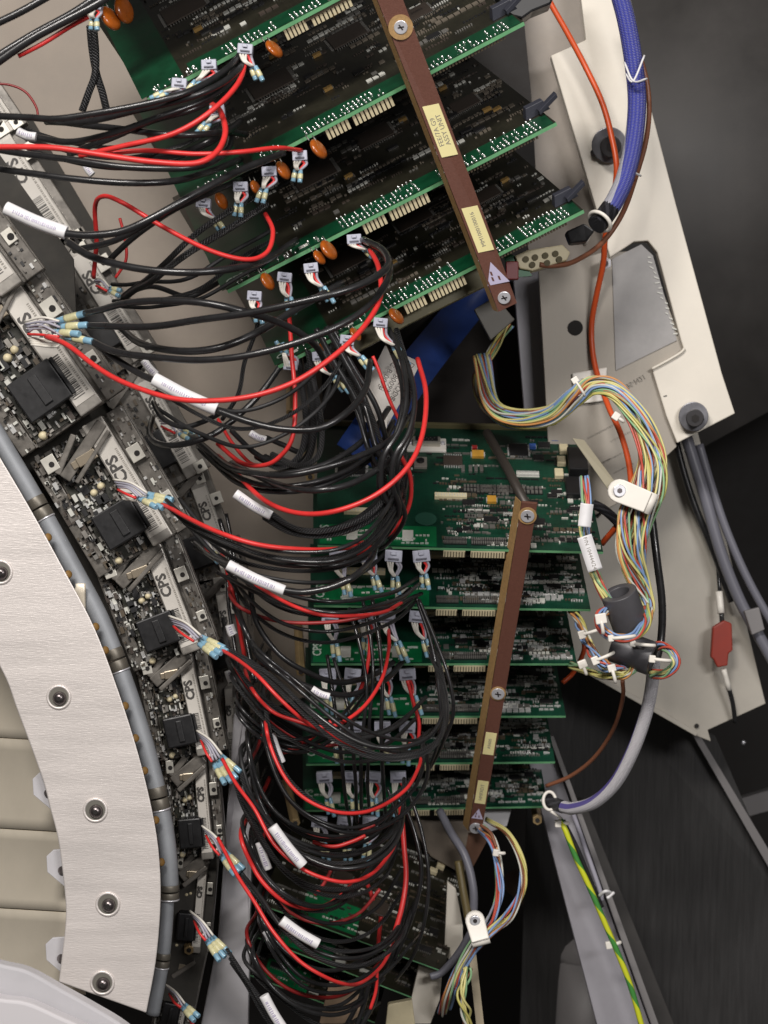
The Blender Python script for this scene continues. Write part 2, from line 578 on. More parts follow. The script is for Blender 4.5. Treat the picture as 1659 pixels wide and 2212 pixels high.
t = thing('cream_plate', 'cream painted steel plate with cut-out window and two cup screws', 'plate', P(1400, 900, 2.17))
mb = MB()
cp = [(1190, 120), (1266, 86), (1248, -60), (1330, -60), (1460, 440), (1560, 808), (1588, 893), (1463, 957), (1440, 900), (1408, 796), (1478, 756), (1472, 738), (1420, 545), (1400, 520), (1370, 522), (1318, 556), (1285, 440)]
mb.prism([P(u, v, 2.16) for u, v in cp], (0, 0.016, 0))
mb.build('plate_sheet', M_CREAMPLATE, t, 0.0012)
mb = MB()
mb.tube(smooth_path([P(1408, 797, 2.157), P(1440, 780, 2.157), P(1470, 762, 2.157), P(1479, 752, 2.157)]), px(3, 2.16), 8)
mb.build('window_lip', M_CREAMPLATE, t)
for (u, v, r) in ((1316, 313, 38), (1498, 900, 32)):
    mb = MB()
    mb.tube([P(u, v, 2.158), P(u, v, 2.146)], px(r, 2.15), 28)
    w = mb.build('cup_washer', mat('grey_washer', (0.22, 0.22, 0.24), 0.35, metal=0.6, var=0.1), t, 0.001)
    mb = MB()
    mb.tube([P(u + 3, v + 3, 2.146), P(u + 3, v + 3, 2.128)], px(r * 0.6, 2.15), 24)
    h = mb.build('screw_head', mat('dark_socket', (0.045, 0.043, 0.045), 0.4, metal=0.5), w, 0.001)
    mb = MB()
    mb.tube([P(u + 4, v + 4, 2.1285), P(u + 4, v + 4, 2.1272)], px(r * 0.28, 2.15), 6)
    mb.build('hex_socket', M_DARKER, w)
mb = MB()
mb.tube([P(1283, 330, 2.157), P(1283, 330, 2.150)], px(8, 2.15), 12)
mb.build('pin_hole', M_DARKER, t)
mb = MB()
mb.box(P(1437, 855, 2.159), (px(4), 0, 0.0005), (0, 0.0006, 0), (0, 0, px(0.8)))
mb.build('scratch', M_INK, t)

t = thing('aluminium_plate', 'bare aluminium plate with a round hole and printed lines', 'plate', P(1290, 1100, 2.17))
mb = MB()
mb.prism([P(1163, 585, 2.168), P(1300, 545, 2.168), P(1400, 540, 2.168), P(1480, 760, 2.168), P(1412, 800, 2.168), P(1462, 965, 2.168), P(1330, 1090, 2.168), P(1270, 1120, 2.168), P(1184, 960, 2.168)], (0, 0.004, 0))
mb.build('sheet', M_GREYPLATE, t, 0.0008)
mb = MB()
mb.tube([P(1243, 708, 2.1675), P(1243, 708, 2.1652)], px(16, 2.2), 20)
mb.build('round_hole', M_DARKER, t)
mb = MB()
mb.prism([P(1322, 560, 2.167), P(1385, 528, 2.167), P(1410, 552, 2.167), P(1462, 735, 2.167), P(1330, 800, 2.167)], (0, -0.001, 0))
fp = mb.build('clear_film_patch', mat('hazy_film', (0.33, 0.32, 0.315), 0.55, var=0.14, scale=30), t)
mb = MB()
for i in range(16):
    u = 1404 + i * 3.6 + R.uniform(-4, 4)
    v = 556 + i * 11
    mb.box(P(u, v, 2.1652), (px(R.uniform(3, 7)), 0, px(R.uniform(-3, 1))), (0, 0.0003, 0), (0, 0, px(1.6)))
s = mb.build('film_wrinkles', M_SMDW, fp)
s['kind'] = 'stuff'
# faint printed lines
tm = text_mesh('SUB02295-N21', px(15, 2.2), M_FAINT)
ax = (P(1400, 780, 2.168) - P(1320, 825, 2.168)).normalized()
link('printed_line', tm, frame(P(1352, 835, 2.1662), ax, ax.cross(Vector((0, 1, 0))).normalized() * -1, Vector((0, -1, 0))), t)
for k, (u, v, L) in enumerate(((1300, 930, 60), (1345, 940, 50), (1330, 985, 60), (1350, 1010, 45), (1300, 1000, 40), (1345, 1050, 40))):
    mb = MB()
    n = int(L / 4)
    for i in range(n):
        c = P(u - L / 2 + i * 4, v + L / 4 - i * 2, 2.1662)
        mb.box(c, ax * px(R.uniform(0.7, 1.7)), (0, 0.0002, 0), (0, 0, px(R.uniform(0.6, 1.6))))
    s = mb.build('printed_line', M_FAINT, t)
    s['kind'] = 'stuff'

mb = MB()
mb.prism([P(1215, 1040, 2.30), P(1290, 1120, 2.30), P(1440, 960, 2.30), P(1505, 925, 2.30), P(1560, 1130, 2.30), P(1654, 1520, 2.30), P(1529, 1577, 2.30), P(1536, 1602, 2.30), P(1500, 1588, 2.30), P(1225, 1430, 2.30), P(1190, 1200, 2.30)], (0, 0.012, 0))
bp_ = thing('beige_plate', 'broad beige plate behind the ferrite rings at right', 'plate', P(1430, 1580, 2.30))
mb.build('sheet', M_BEIGEPLATE, bp_, 0.001)
mb = MB()
mb.prism([P(1226, 1431, 2.299), P(1500, 1588, 2.299), P(1505, 1580, 2.299), P(1232, 1422, 2.299)], (0, -0.012, 0))
mb.build('folded_rim', M_BEIGEPLATE, bp_, 0.0008)
for (u, v) in ((1505, 1568), (1566, 1452)):
    mb = MB()
    mb.tube([P(u, v, 2.2995), P(u, v, 2.297)], px(5, 2.3), 12)
    mb.build('screw_hole', M_DARKER, bp_)

mb = MB()
mb.prism([P(1055, -60, 1.90), P(1215, -60, 1.90), P(1190, 8, 1.90), P(1150, 24, 1.90), P(1128, 40, 1.90), P(1090, 30, 1.90)], (0, 0.03, 0))
tag(mb.build('black_bracket', M_BLKPLASTIC, None, 0.002), 'black block at the top edge right of the upper strap', 'block')

# angled slot plate, shaded interior as a dark sheet with angle bracket, between the stacks
mb = MB()
mb.prism([P(1024, 668, 2.10), P(1070, 640, 2.10), P(1112, 690, 2.10), P(1060, 735, 2.10)], (0, 0.01, 0))
tag(mb.build('angle_bracket', mat('dim_olive_grey', (0.14, 0.13, 0.11), 0.5, var=0.1), None, 0.001), 'dim grey angle bracket below the foot of the upper brown strap', 'bracket')
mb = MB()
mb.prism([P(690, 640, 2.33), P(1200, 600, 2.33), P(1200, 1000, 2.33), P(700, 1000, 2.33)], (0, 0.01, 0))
o = mb.build('slot_shade_sheet', mat('deep_brown_shade', (0.012, 0.008, 0.006), 0.8), None)  # near-black sheet painting the shade inside the slot
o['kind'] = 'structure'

# ------------------------------------------------------------------ circuit boards
BUMP = MB().dome((0, 0, 0), (0, 0, 1), 1.0, 1.1, 7, rings=2)


def chip_mesh(kind):
    mb = MB()
    if kind == 'qfp':
        mb.box((0, 0, 0.0014), (0.5, 0, 0), (0, 0.5, 0), (0, 0, 0.0009), 0)
        # bodies are unit sized, scaled per chip; pins too
        n = 14
        for i in range(n):
            a = -0.44 + 0.88 * i / (n - 1)
            for sx, sy in ((a, 0.54), (a, -0.54)):
                mb.box((sx, sy, 0.0007), (0.014, 0, 0), (0, 0.05, 0), (0, 0, 0.0005), 1)
                mb.box((sy, sx, 0.0007), (0.05, 0, 0), (0, 0.014, 0), (0, 0, 0.0005), 1)
    elif kind == 'soic':
        mb.box((0, 0, 0.0014), (0.5, 0, 0), (0, 0.36, 0), (0, 0, 0.0009), 0)
        n = 8
        for i in range(n):
            a = -0.43 + 0.86 * i / (n - 1)
            for sy in (0.44, -0.44):
                mb.box((a, sy, 0.0007), (0.028, 0, 0), (0, 0.08, 0), (0, 0, 0.0005), 1)
    elif kind == 'tant':
        mb.box((0, 0, 0.0018), (0.42, 0, 0), (0, 0.3, 0), (0, 0, 0.0016), 0)
        for s in (-1, 1):
            mb.box((s * 0.46, 0, 0.0012), (0.06, 0, 0), (0, 0.2, 0), (0, 0, 0.0010), 1)
    elif kind == 'bar':
        mb.box((0, 0, 0.0022), (0.5, 0, 0), (0, 0.5, 0), (0, 0, 0.0022), 0)
        for i in range(12):
            a = -0.45 + 0.9 * i / 11
            mb.box((a, 0, 0.0045), (0.012, 0, 0), (0, 0.3, 0), (0, 0, 0.0003), 1)
    elif kind == 'row':
        n = 16
        mb.box((0, 0, 0.0008), (0.5, 0, 0), (0, 0.5, 0), (0, 0, 0.0006), 0)
        for i in range(n):
            a = -0.47 + 0.94 * i / (n - 1)
            for b in (-0.28, 0.28):
                mb.box((a, b, 0.0020), (0.020, 0, 0), (0, 0.18, 0), (0, 0, 0.0008), 1)
    return mb


CHIPMESH = {}


def chip_data(kind, mats):
    key = (kind, mats[0].name)
    if key not in CHIPMESH:
        CHIPMESH[key] = chip_mesh(kind).mesh(kind, mats)
    return CHIPMESH[key]


class Board:
    def __init__(self, label, a, b, back, group, mask, thick=0.0017, name='circuit_board', ext=0.0):
        """a, b = front-left and front-right corner (u, v, d); back = (du, dv, dd) from a to the rear corner"""
        self.o = P(*a)
        pb = P(*b)
        self.ex = (pb - self.o).normalized()
        self.L = (pb - self.o).length
        y = P(a[0] + back[0], a[1] + back[1], a[2] + back[2]) - self.o
        self.shear = y.dot(self.ex)
        y = y - self.ex * self.shear
        self.D = y.length
        self.ey = y.normalized()
        self.n = self.ex.cross(self.ey).normalized()
        self.t = thick
        self.thing = thing(name, label, 'circuit board', self.o, group)
        mb = MB()
        q = [self.pt(0, 0), self.pt(1, 0), self.pt(1, self.D), self.pt(0, self.D)]
        top = [p for p in q]
        bot = [p - self.n * thick for p in q]
        off = mb.add(top + bot, [(0, 1, 2, 3), (7, 6, 5, 4)], 0)
        mb.uv[0] = [(0, 0), (self.L, 0), (self.L, self.D), (0, self.D)]
        mb.uv[1] = [(0, 0), (self.L, 0), (self.L, self.D), (0, self.D)]
        mb.add([q[0], q[1], q[1] - self.n * thick, q[0] - self.n * thick], [(0, 3, 2, 1)], 1)
        for i, j in ((1, 2), (2, 3), (3, 0)):
            mb.add([q[i], q[j], q[j] - self.n * thick, q[i] - self.n * thick], [(0, 3, 2, 1)], 1)
        self.pcb = mb.build('pcb', [mask, M_PCBEDGE], self.thing)

    def pt(self, fx, y, h=0.0):
        return self.o + self.ex * (fx * self.L + self.shear * y / self.D) + self.ey * y + self.n * h

    def fy(self, f):
        return f * self.D

    def frame(self, fx, y, sx, sy, h=0.0, flip=1, sz=1.0):
        return frame(self.pt(fx, y, h if flip > 0 else -self.t - h), self.ex * sx, self.ey * sy * flip, self.n * flip * sz)

    def chip(self, kind, name, fx, y, sx, sy, mats, flip=1, sz=1.0):
        return link(name, chip_data(kind, mats), self.frame(fx, y, sx, sy, 0.0, flip, sz), self.thing)

    def block(self, name, fx, y, sx, sy, z0, z1, m, parent=None, bevel=0.0003):
        mb = MB()
        mb.box(self.pt(fx, y, (z0 + z1) / 2), self.ex * sx / 2, self.ey * sy / 2, self.n * (z1 - z0) / 2)
        return mb.build(name, m, parent or self.thing, bevel)

    def bumps(self, name, spots, r, m, h=1.0):
        mb = MB()
        rr = random.Random(len(spots))
        for fx, y in spots:
            c = self.pt(fx, y, 0)
            q = r * rr.uniform(0.8, 1.15)
            mb.tube([c, c + self.n * q * 0.7, c + self.n * q * 1.4, c + self.n * q * 1.7], [q, q * 0.92, q * 0.55, q * 0.1], 7)
        if spots:
            s = mb.build(name, m, self.thing)
            s['kind'] = 'stuff'

    def smd(self, name, n, x0, x1, y0, y1, mats, rnd, long=1.0, square=False):
        mb = MB()
        k = 0
        while k < n:
            fx = rnd.uniform(x0, x1)
            y = rnd.uniform(y0, y1) * self.D
            run = rnd.choice((1, 1, 2, 3, 4, 6))
            sx, sy = rnd.choice(((0.0016, 0.0008), (0.0022, 0.0010), (0.0010, 0.0016), (0.003, 0.0012), (0.0045, 0.0010)))
            sx *= long
            if square:
                sx, sy = rnd.choice(((0.0007, 0.0012), (0.0012, 0.0007), (0.0011, 0.0011), (0.0018, 0.0022), (0.0008, 0.0016), (0.003, 0.0034)))
                run = rnd.choice((1, 1, 2, 3, 5, 8))
            mi = rnd.randrange(len(mats))
            ang = rnd.choice((0, 0, 1))
            for i in range(run):
                cx = fx * self.L + (i * (2 * sx + 0.0012))
                if cx > x1 * self.L:
                    break
                hz = rnd.uniform(0.0004, 0.0010)
                mb.box(self.o + self.ex * (cx + self.shear * y / self.D) + self.ey * y + self.n * hz, self.ex * sx, self.ey * sy, self.n * hz, mi)
                k += 1
        s = mb.build(name, mats, self.thing)
        s['kind'] = 'stuff'


def orange_disc(u, v, d, r, tilt, label):
    """a flat orange disc varistor hanging under a board edge"""
    t = thing('disc_varistor', label, 'capacitor', P(u, v, d), 'orange disc components')
    mb = MB()
    c = P(u, v, d)
    r = r * 1.12
    axis = Vector((math.cos(tilt), -0.55, math.sin(tilt))).normalized()
    up = Vector((-axis.z, 0, axis.x)).normalized()
    w = px(r, d) * 0.32
    pts, rs = [], []
    for i in range(9):
        a = -math.pi / 2 + math.pi * i / 8
        pts.append(c + axis * w * math.sin(a))
        rs.append(max(px(r, d) * (0.45 + 0.55 * math.cos(a)) if abs(math.sin(a)) < 0.99 else px(r, d) * 0.2, 1e-4))
    mb.tube(pts, rs, 18)
    mb.build('disc', M_ORANGE, t)
    for s in (-1, 1):
        mb = MB()
        mb.tube([c + up * px(r * 0.9, d) + Vector((s * px(r * 0.3, d), 0, 0)), c + up * px(r * 1.5, d) + Vector((s * px(r * 0.3, d), 0.003, 0))], px(1.5, d), 6)
        mb.build('lead', M_DULLPIN, t)


def finger_connector(B, fx0, fx1, n, hang, name='edge_connector'):
    """a row of pale contact housings hanging below a board's front edge"""
    mb = MB()
    w = (fx1 - fx0) * B.L
    parent = None
    body = MB()
    body.box(B.pt((fx0 + fx1) / 2, 0.009, -B.t - hang * 0.45), B.ex * w / 2, B.ey * 0.004, B.n * hang * 0.45)
    parent = body.build(name, M_CHIPB, B.thing, 0.0002)
    for i in range(n):
        f = fx0 + (fx1 - fx0) * (i + 0.5) / n
        m2 = MB()
        m2.box(B.pt(f, 0.0035, -B.t - hang * 0.52), B.ex * w / n * 0.34, B.ey * 0.0014, B.n * hang * 0.5)
        m2.build('contact', M_CREAM, parent, 0.0002)


# ---- upper stack: four slanted boards
GU = 'slanted boards of the upper stack'
U_SPEC = [
    ('hidden slanted board above the frame, only its left tip showing', (226, -14, 1.765), (800, -318, 1.765), (-120, -190, 0.25)),
    ('highest slanted board seen in the upper stack, cut by the top edge', (318, 212, 1.80), (800, -44, 1.80), (-125, -190, 0.25)),
    ('second slanted board of the upper stack, under the screw of the strap', (402, 430, 1.84), (1131, 47, 1.84), (-122, -195, 0.25)),
    ('third slanted board of the upper stack, between the two yellow labels', (490, 627, 1.88), (1201, 264, 1.88), (-118, -200, 0.25)),
    ('lowest slanted board of the upper stack, above the blue strap', (600, 790, 1.92), (1260, 453, 1.92), (-112, -200, 0.25)),
]
UB = []
for k, (lab, a, b, back) in enumerate(U_SPEC):
    k -= 1
    rnd = random.Random(101 + k)
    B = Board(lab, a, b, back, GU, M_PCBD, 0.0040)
    UB.append(B)
    # lit left end of the mask, painted as a greener patch
    B.block('green_mask_patch', 0.10, B.D * 0.5, B.L * 0.19, B.D * 0.98, 0.0001, 0.0003, M_GRND, None, 0)
    if k < 0:
        continue
    B.block('lit_front_strip', 0.60, 0.016, B.L * 0.79, 0.030, 0.0001, 0.0003, M_GRND, None, 0)  # lit front zone painted greener than the shaded interior
    # solder pin rows along the front edge
    spots = []
    x = 0.30
    for (x0, x1, rows) in ((0.36, 0.60, 4), (0.66, 0.80, 3), (0.82, 0.97, 4)):
        n = int((x1 - x0) * B.L / 0.0047)
        for i in range(n):
            for r_ in range(rows + (2 if k > 1 else 0)):
                if rnd.random() < (0.95 if r_ < 1 else 0.55):
                    spots.append((x0 + (x1 - x0) * i / n, 0.003 + r_ * 0.0058 + rnd.uniform(-0.0006, 0.0006)))
    for i in range(26):
        spots.append((rnd.uniform(0.02, 0.3), rnd.choice((0.004, 0.009, 0.014))))
    B.bumps('solder_pins', spots, 0.0014, M_SOLDER)
    B.smd('small_parts', 900, 0.20, 0.99, 0.16, 0.97, [M_SMDB, M_CHIP, M_DULLPIN, M_SMDB, M_CHIPB, M_SMDW], rnd, 0.75, True)
    # chips
    for (fx, fy, s) in ((0.36, 0.55, 0.046), (0.62, 0.62, 0.040), (0.85, 0.50, 0.030)):
        B.chip('qfp', 'square_chip', fx + rnd.uniform(-0.03, 0.03), B.fy(fy), s, s, (M_CHIPB, M_DULLPIN))
    for i in range(12):
        B.chip('soic', 'small_chip', rnd.uniform(0.3, 0.96), B.fy(rnd.uniform(0.2, 0.95)), rnd.uniform(0.009, 0.016), rnd.uniform(0.008, 0.013), (M_CHIP, M_DULLPIN))
    for i in range(8):
        B.chip('tant', 'tantalum_capacitor', rnd.uniform(0.33, 0.97), B.fy(rnd.uniform(0.25, 0.95)), 0.011, 0.010, (mat('dull_tantalum', (0.33, 0.20, 0.06), 0.5), M_DULLPIN))
    B.chip('row', 'pin_header', 0.52, B.fy(0.86), 0.07, 0.005, (M_CHIP, M_DULLPIN))
    finger_connector(B, 0.405 if k else 0.60, 0.475 if k else 0.70, 6, 0.012)
    finger_connector(B, 0.485 if k else 0.72, 0.605 if k else 0.90, 10, 0.012)
    # dark connector strip under the right end
    mb = MB()
    for i in range(26):
        mb.box(B.pt(0.70 + i * 0.0095, 0.002, -B.t - 0.002), B.ex * 0.0011, B.ey * 0.001, B.n * 0.0016)
    s = mb.build('connector_teeth', M_SMDT, B.thing)
    s['kind'] = 'stuff'
    # black ejector latch at the right rear
    mb = MB()
    c = B.pt(0.985, B.D * 0.14, 0.006)
    mb.box(c, B.ex * 0.014, B.ey * 0.006, B.n * 0.006, 0, 0.7)
    mb.box(B.pt(1.015, B.D * 0.10, 0.010), (B.ex * 0.9 + B.n * 0.35) * 0.013, B.ey * 0.004, B.n * 0.0025)
    mb.build('ejector_latch', mat('slate_latch', (0.035, 0.037, 0.05), 0.45), B.thing, 0.0006)
    if k >= 2:
        for (fx, y) in ((0.06, 0.012), (0.24, 0.010)):
            B.block('white_part_label', fx, y, 0.010, 0.006, 0.0003, 0.0006, M_SMDW)
        tm = text_mesh('CPS', 0.012, M_SILK, 0.0002)
        link('silkscreen', tm, frame(B.pt(0.035, 0.016, 0.0008), B.ex, B.ey, B.n), B.thing)

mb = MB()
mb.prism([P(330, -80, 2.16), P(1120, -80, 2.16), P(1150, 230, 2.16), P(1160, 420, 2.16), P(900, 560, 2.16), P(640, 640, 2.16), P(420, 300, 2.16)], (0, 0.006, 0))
tag(mb.build('gap_shade_sheet', M_DARKER), 'dark sheet added for the shade between the slanted boards', 'panel')  # dark sheet added so the gaps between boards read as shade
# olive support bar below the lowest board, with its contact rows
mb = MB()
mb.prism([P(1062, 560, 1.95), P(1085, 600, 1.95), P(880, 702, 1.95), P(700, 800, 1.95), P(690, 765, 1.95), P(860, 668, 1.95)], (0, 0.012, 0))
tag(mb.build('support_bar', M_OLIVE, None, 0.0008), 'olive support bar under the lowest slanted board', 'bar')

# ---- middle stack: six near-level boards
GM = 'level boards of the middle stack'
ords = ['top level board of the middle stack with a cream serial port', 'second level board from the top of the middle stack', 'third level board from the top of the middle stack',
        'fourth level board from the top of the middle stack', 'fifth level board from the top of the middle stack', 'lowest level board of the middle stack']
M_EDGES = [((686, 1177), (1303, 1192), 2.00), ((678, 1307), (1276, 1316), 2.045), ((672, 1433), (1246, 1433), 2.09), ((667, 1547), (1222, 1546), 2.135), ((661, 1650), (1199, 1645), 2.175), ((655, 1750), (1183, 1741), 2.215)]
MBD = []
for k, ((u0, v0), (u1, v1), d) in enumerate(M_EDGES):
    rnd = random.Random(200 + k)
    B = Board(ords[k], (u0, v0, d), (u1, v1, d), (-2, -258, 0.19), GM, M_PCB, 0.0030)
    MBD.append(B)
    B.block('green_mask_patch', 0.215, 0.020, B.L * 0.41, 0.036, 0.0001, 0.0003, M_GRN, None, 0)
    mats_s = [M_PIN, M_SMDW, M_DULLPIN, M_CHIP, M_SMDT, M_PIN] if k else [M_DULLPIN, M_SMDW, M_CHIP, M_CHIP, M_SMDT, M_DULLPIN]
    B.smd('small_parts', 420 if k else 260, 0.44, 0.985, 0.03, 0.50, mats_s, rnd, 0.8)
    B.smd('square_small_parts', 520 if k else 420, 0.44, 0.985, 0.03, 0.52, mats_s, rnd, 0.8, True)
    B.smd('small_dashes', 40, 0.03, 0.40, 0.02, 0.15, [M_SMDW, M_SILK], rnd, 0.9)
    B.smd('rear_small_parts', 200, 0.05, 0.95, 0.5, 0.95, mats_s + [M_CHIP], rnd, 1.0)
    for fx in (0.13, 0.32):
        lb = B.block('white_part_label', fx + rnd.uniform(-0.01, 0.01), 0.020, 0.012, 0.020, 0.0004, 0.0010, M_SMDW)
    for (x0, x1) in ((0.445, 0.525), (0.54, 0.665)):
        B.chip('row', 'solder_row', (x0 + x1) / 2, 0.012, (x1 - x0) * B.L, 0.012, (M_CHIP, M_PIN))
        # cream contact block hanging under the edge
        w = (x1 - x0) * B.L * 0.96
        mb = MB()
        mb.box(B.pt((x0 + x1) / 2 - 0.005, 0.003, -B.t - 0.0048), B.ex * w / 2, B.ey * 0.003, B.n * 0.0046)
        cb = mb.build('contact_block', M_CREAM, B.thing, 0.0004)
        n = int(w / 0.0028)
        mb = MB()
        for i in range(n):
            mb.box(B.pt(x0 - 0.003 + (x1 - x0) * (i + 0.5) / n, -0.0002, -B.t - 0.0054), B.ex * 0.0004, B.ey * 0.0003, B.n * 0.0036)
        s = mb.build('contact_slots', M_SMDT, cb)
        s['kind'] = 'stuff'
    B.chip('row', 'resistor_row', 0.70 + rnd.uniform(-0.08, 0.1), B.fy(0.27), 0.035, 0.004, (M_SMDW, M_PIN))
    for i in range(16):
        B.chip('soic', 'small_chip', rnd.uniform(0.46, 0.95), B.fy(rnd.uniform(0.1, 0.5)), rnd.uniform(0.009, 0.016), rnd.uniform(0.008, 0.012), (M_CHIP, M_PIN))
    B.chip('bar', 'cream_bar', 0.18, B.fy(0.26), 0.052, 0.008, (M_CREAM, M_SMDW))
    B.chip('bar', 'cream_bar', 0.485, B.fy(0.40), 0.036, 0.008, (M_CREAM, M_SMDW))
    tm = text_mesh('CPS', 0.014, M_SILK, 0.0003)
    link('silkscreen', tm, frame(B.pt(0.025, 0.024, 0.0009), B.ey, -B.ex, B.n), B.thing)

# fittings of the top board
B = MBD[0]
def up(u, v):
    """board coordinates of a spot seen on the top board"""
    ro = Vector((0, 0, CAMZ))
    rd = (P(u, v, 1.0) - ro)
    tt = (B.o - ro).dot(B.n) / rd.dot(B.n)
    q = ro + rd * tt - B.o
    y = q.dot(B.ey)
    return (q.dot(B.ex) - B.shear * y / B.D) / B.L, y


fx, y = up(921, 965)
sp = B.block('serial_port', fx, y, 0.046, 0.026, 0, 0.004, M_NYLON, None, 0.0012)
mb = MB(); mb.box(B.pt(fx, y, 0.0075), B.ex * 0.016, B.ey * 0.006, B.n * 0.0035)
mb.build('port_shell', mat('tin_shell', (0.55, 0.52, 0.46), 0.35, metal=0.7), sp, 0.001)
mb = MB(); mb.box(B.pt(fx, y, 0.0113), B.ex * 0.013, B.ey * 0.0042, B.n * 0.0004)
mb.build('port_socket', M_BLKPLASTIC, sp)
mb = MB()
for i in range(5):
    mb.box(B.pt(fx, y + 0.0015, 0.0119) + B.ex * (-0.009 + i * 0.0045), B.ex * 0.0006, B.ey * 0.0006, B.n * 0.0003)
for i in range(4):
    mb.box(B.pt(fx, y - 0.0015, 0.0119) + B.ex * (-0.007 + i * 0.0045), B.ex * 0.0006, B.ey * 0.0006, B.n * 0.0003)
s = mb.build('contact_holes', M_DULLPIN, sp); s['kind'] = 'stuff'
for sgn in (-1, 1):
    mb = MB(); c = B.pt(fx, y, 0.004) + B.ex * sgn * 0.0188
    mb.tube([c, c + B.n * 0.003], 0.0028, 6)
    mb.build('jack_screw', M_SCREW, sp)
fx, y = up(908, 1003)
bt = B.block('push_button', fx, y, 0.015, 0.020, 0, 0.004, mat('button_base', (0.35, 0.32, 0.28), 0.4, metal=0.4), None, 0.0005)
mb = MB(); c = B.pt(fx, y, 0.004); mb.tube([c, c + B.n * 0.003], 0.0044, 16); mb.build('button_cap', M_CHIP, bt, 0.0004)
for (u, v, kind, sx, sy, mm, nm) in ((978, 997, 'soic', 0.022, 0.026, (M_CHIPB, M_PIN), 'power_chip'), (1120, 974, 'qfp', 0.022, 0.024, (M_CHIP, M_PIN), 'square_chip'),
                                 (1175, 963, 'soic', 0.014, 0.014, (M_CHIP, M_PIN), 'small_chip'), (1163, 990, 'soic', 0.012, 0.013, (M_CHIP, M_PIN), 'small_chip'),
                                 (1032, 984, 'tant', 0.016, 0.022, (M_TANT, M_PIN), 'tantalum_capacitor'), (1062, 1082, 'tant', 0.012, 0.020, (M_TANT, M_PIN), 'tantalum_capacitor'),
                                 (1198, 953, 'tant', 0.009, 0.013, (mat('blue_capacitor', (0.05, 0.12, 0.40), 0.4), M_PIN), 'blue_capacitor'), (1150, 967, 'tant', 0.009, 0.013, (MATS['blue_capacitor'], M_PIN), 'blue_capacitor'),
                                 (1025, 970, 'tant', 0.007, 0.010, (mat('red_capacitor', (0.4, 0.03, 0.03), 0.4), M_PIN), 'red_capacitor'),
                                 (1100, 1060, 'row', 0.075, 0.014, (M_CHIP, M_PIN), 'pin_header'), (1058, 1058, 'row', 0.060, 0.014, (M_CHIP, M_PIN), 'pin_header'), (1140, 1026, 'row', 0.026, 0.010, (M_SMDW, M_PIN), 'resistor_row'),
                                 (870, 1040, 'soic', 0.026, 0.022, (M_CHIPB, M_DULLPIN), 'power_chip'), (760, 1005, 'qfp', 0.032, 0.04, (M_CHIP, M_DULLPIN), 'square_chip')):
    fx, y = up(u, v)
    B.chip(kind, nm, fx, y, sx, sy, mm)
for (u, v) in ((1217, 975), (1212, 1001), (1207, 1028)):
    fx, y = up(u, v)
    B.block('cream_relay', fx, y, 0.010, 0.015, 0, 0.006, M_CREAM, None, 0.0008)
fx, y = up(1246, 1010)
blk = B.block('black_socket', fx, y, 0.022, 0.045, 0, 0.014, M_BLKPLASTIC, None, 0.0012)
fx, y = up(1240, 1060)
B.block('black_socket', fx, y, 0.020, 0.035, 0, 0.008, M_BLKPLASTIC, None, 0.0012)
for (u, v) in ((1016, 1015), (1028, 1015), (1040, 1015), (1000, 1015)):
    fx, y = up(u, v)
    B.block('small_coil', fx, y, 0.004, 0.012, 0, 0.003, M_DULLPIN, None, 0.0003)
fx, y = up(920, 1122)
mb = MB()
c = B.pt(fx, y, 0.0003)
mb.tube([c, c + B.n * 0.0008], 0.012, 22)
mb.build('round_pad', mat('dull_green_pad', (0.02, 0.075, 0.05), 0.3), B.thing)
# rear trim edge of the top board
mb = MB(); mb.box(B.pt(0.5, B.D + 0.002, 0.002), B.ex * B.L / 2, B.ey * 0.0022, B.n * 0.004)
mb.build('rear_rim', M_OLIVE, B.thing, 0.0004)

# ---- lower stack: three boards slanting the other way
GL = 'boards of the lower stack slanting down to the right'
L_SPEC = [
    ('upper board of the dim lower stack with green left corner', (560, 1952, 2.10), (958, 2098, 2.10), (95, -215, 0.19)),
    ('middle board of the dim lower stack', (520, 2010, 2.13), (896, 2156, 2.13), (85, -200, 0.19)),
    ('bottom board of the dim lower stack at the bottom edge', (500, 2090, 2.16), (810, 2208, 2.16), (80, -190, 0.19)),
]
LB = []
for k, (lab, a, b, back) in enumerate(L_SPEC):
    rnd = random.Random(300 + k)
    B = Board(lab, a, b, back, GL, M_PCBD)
    LB.append(B)
    B.block('green_mask_patch', 0.36, 0.030, B.L * 0.30, 0.05, 0.0001, 0.0003, M_GRN, None, 0)
    B.smd('small_parts', 700, 0.03, 0.98, 0.05, 0.95, [M_SMDW, M_DULLPIN, M_CHIP, M_SMDT, M_CHIPB], rnd, 0.7)
    for i in range(8):
        B.chip('soic', 'small_chip', rnd.uniform(0.1, 0.95), B.fy(rnd.uniform(0.1, 0.9)), rnd.uniform(0.010, 0.02), rnd.uniform(0.010, 0.016), (M_CHIP, M_DULLPIN))
    for i in range(4):
        B.chip('qfp', 'square_chip', rnd.uniform(0.15, 0.9), B.fy(rnd.uniform(0.25, 0.8)), 0.022, 0.022, (M_CHIPB, M_DULLPIN))
    if k == 0:
        for (fx, fy) in ((0.80, 0.80), (0.83, 0.87), (0.86, 0.94)):
            B.block('cream_relay', fx, B.fy(fy), 0.010, 0.008, 0, 0.006, M_CREAM, None, 0.0008)
    for (x0, x1) in ((0.50, 0.62), (0.66, 0.74)):
        B.block('white_part', (x0 + x1) / 2, 0.012, 0.012, 0.006, 0, 0.002, M_SMDW)

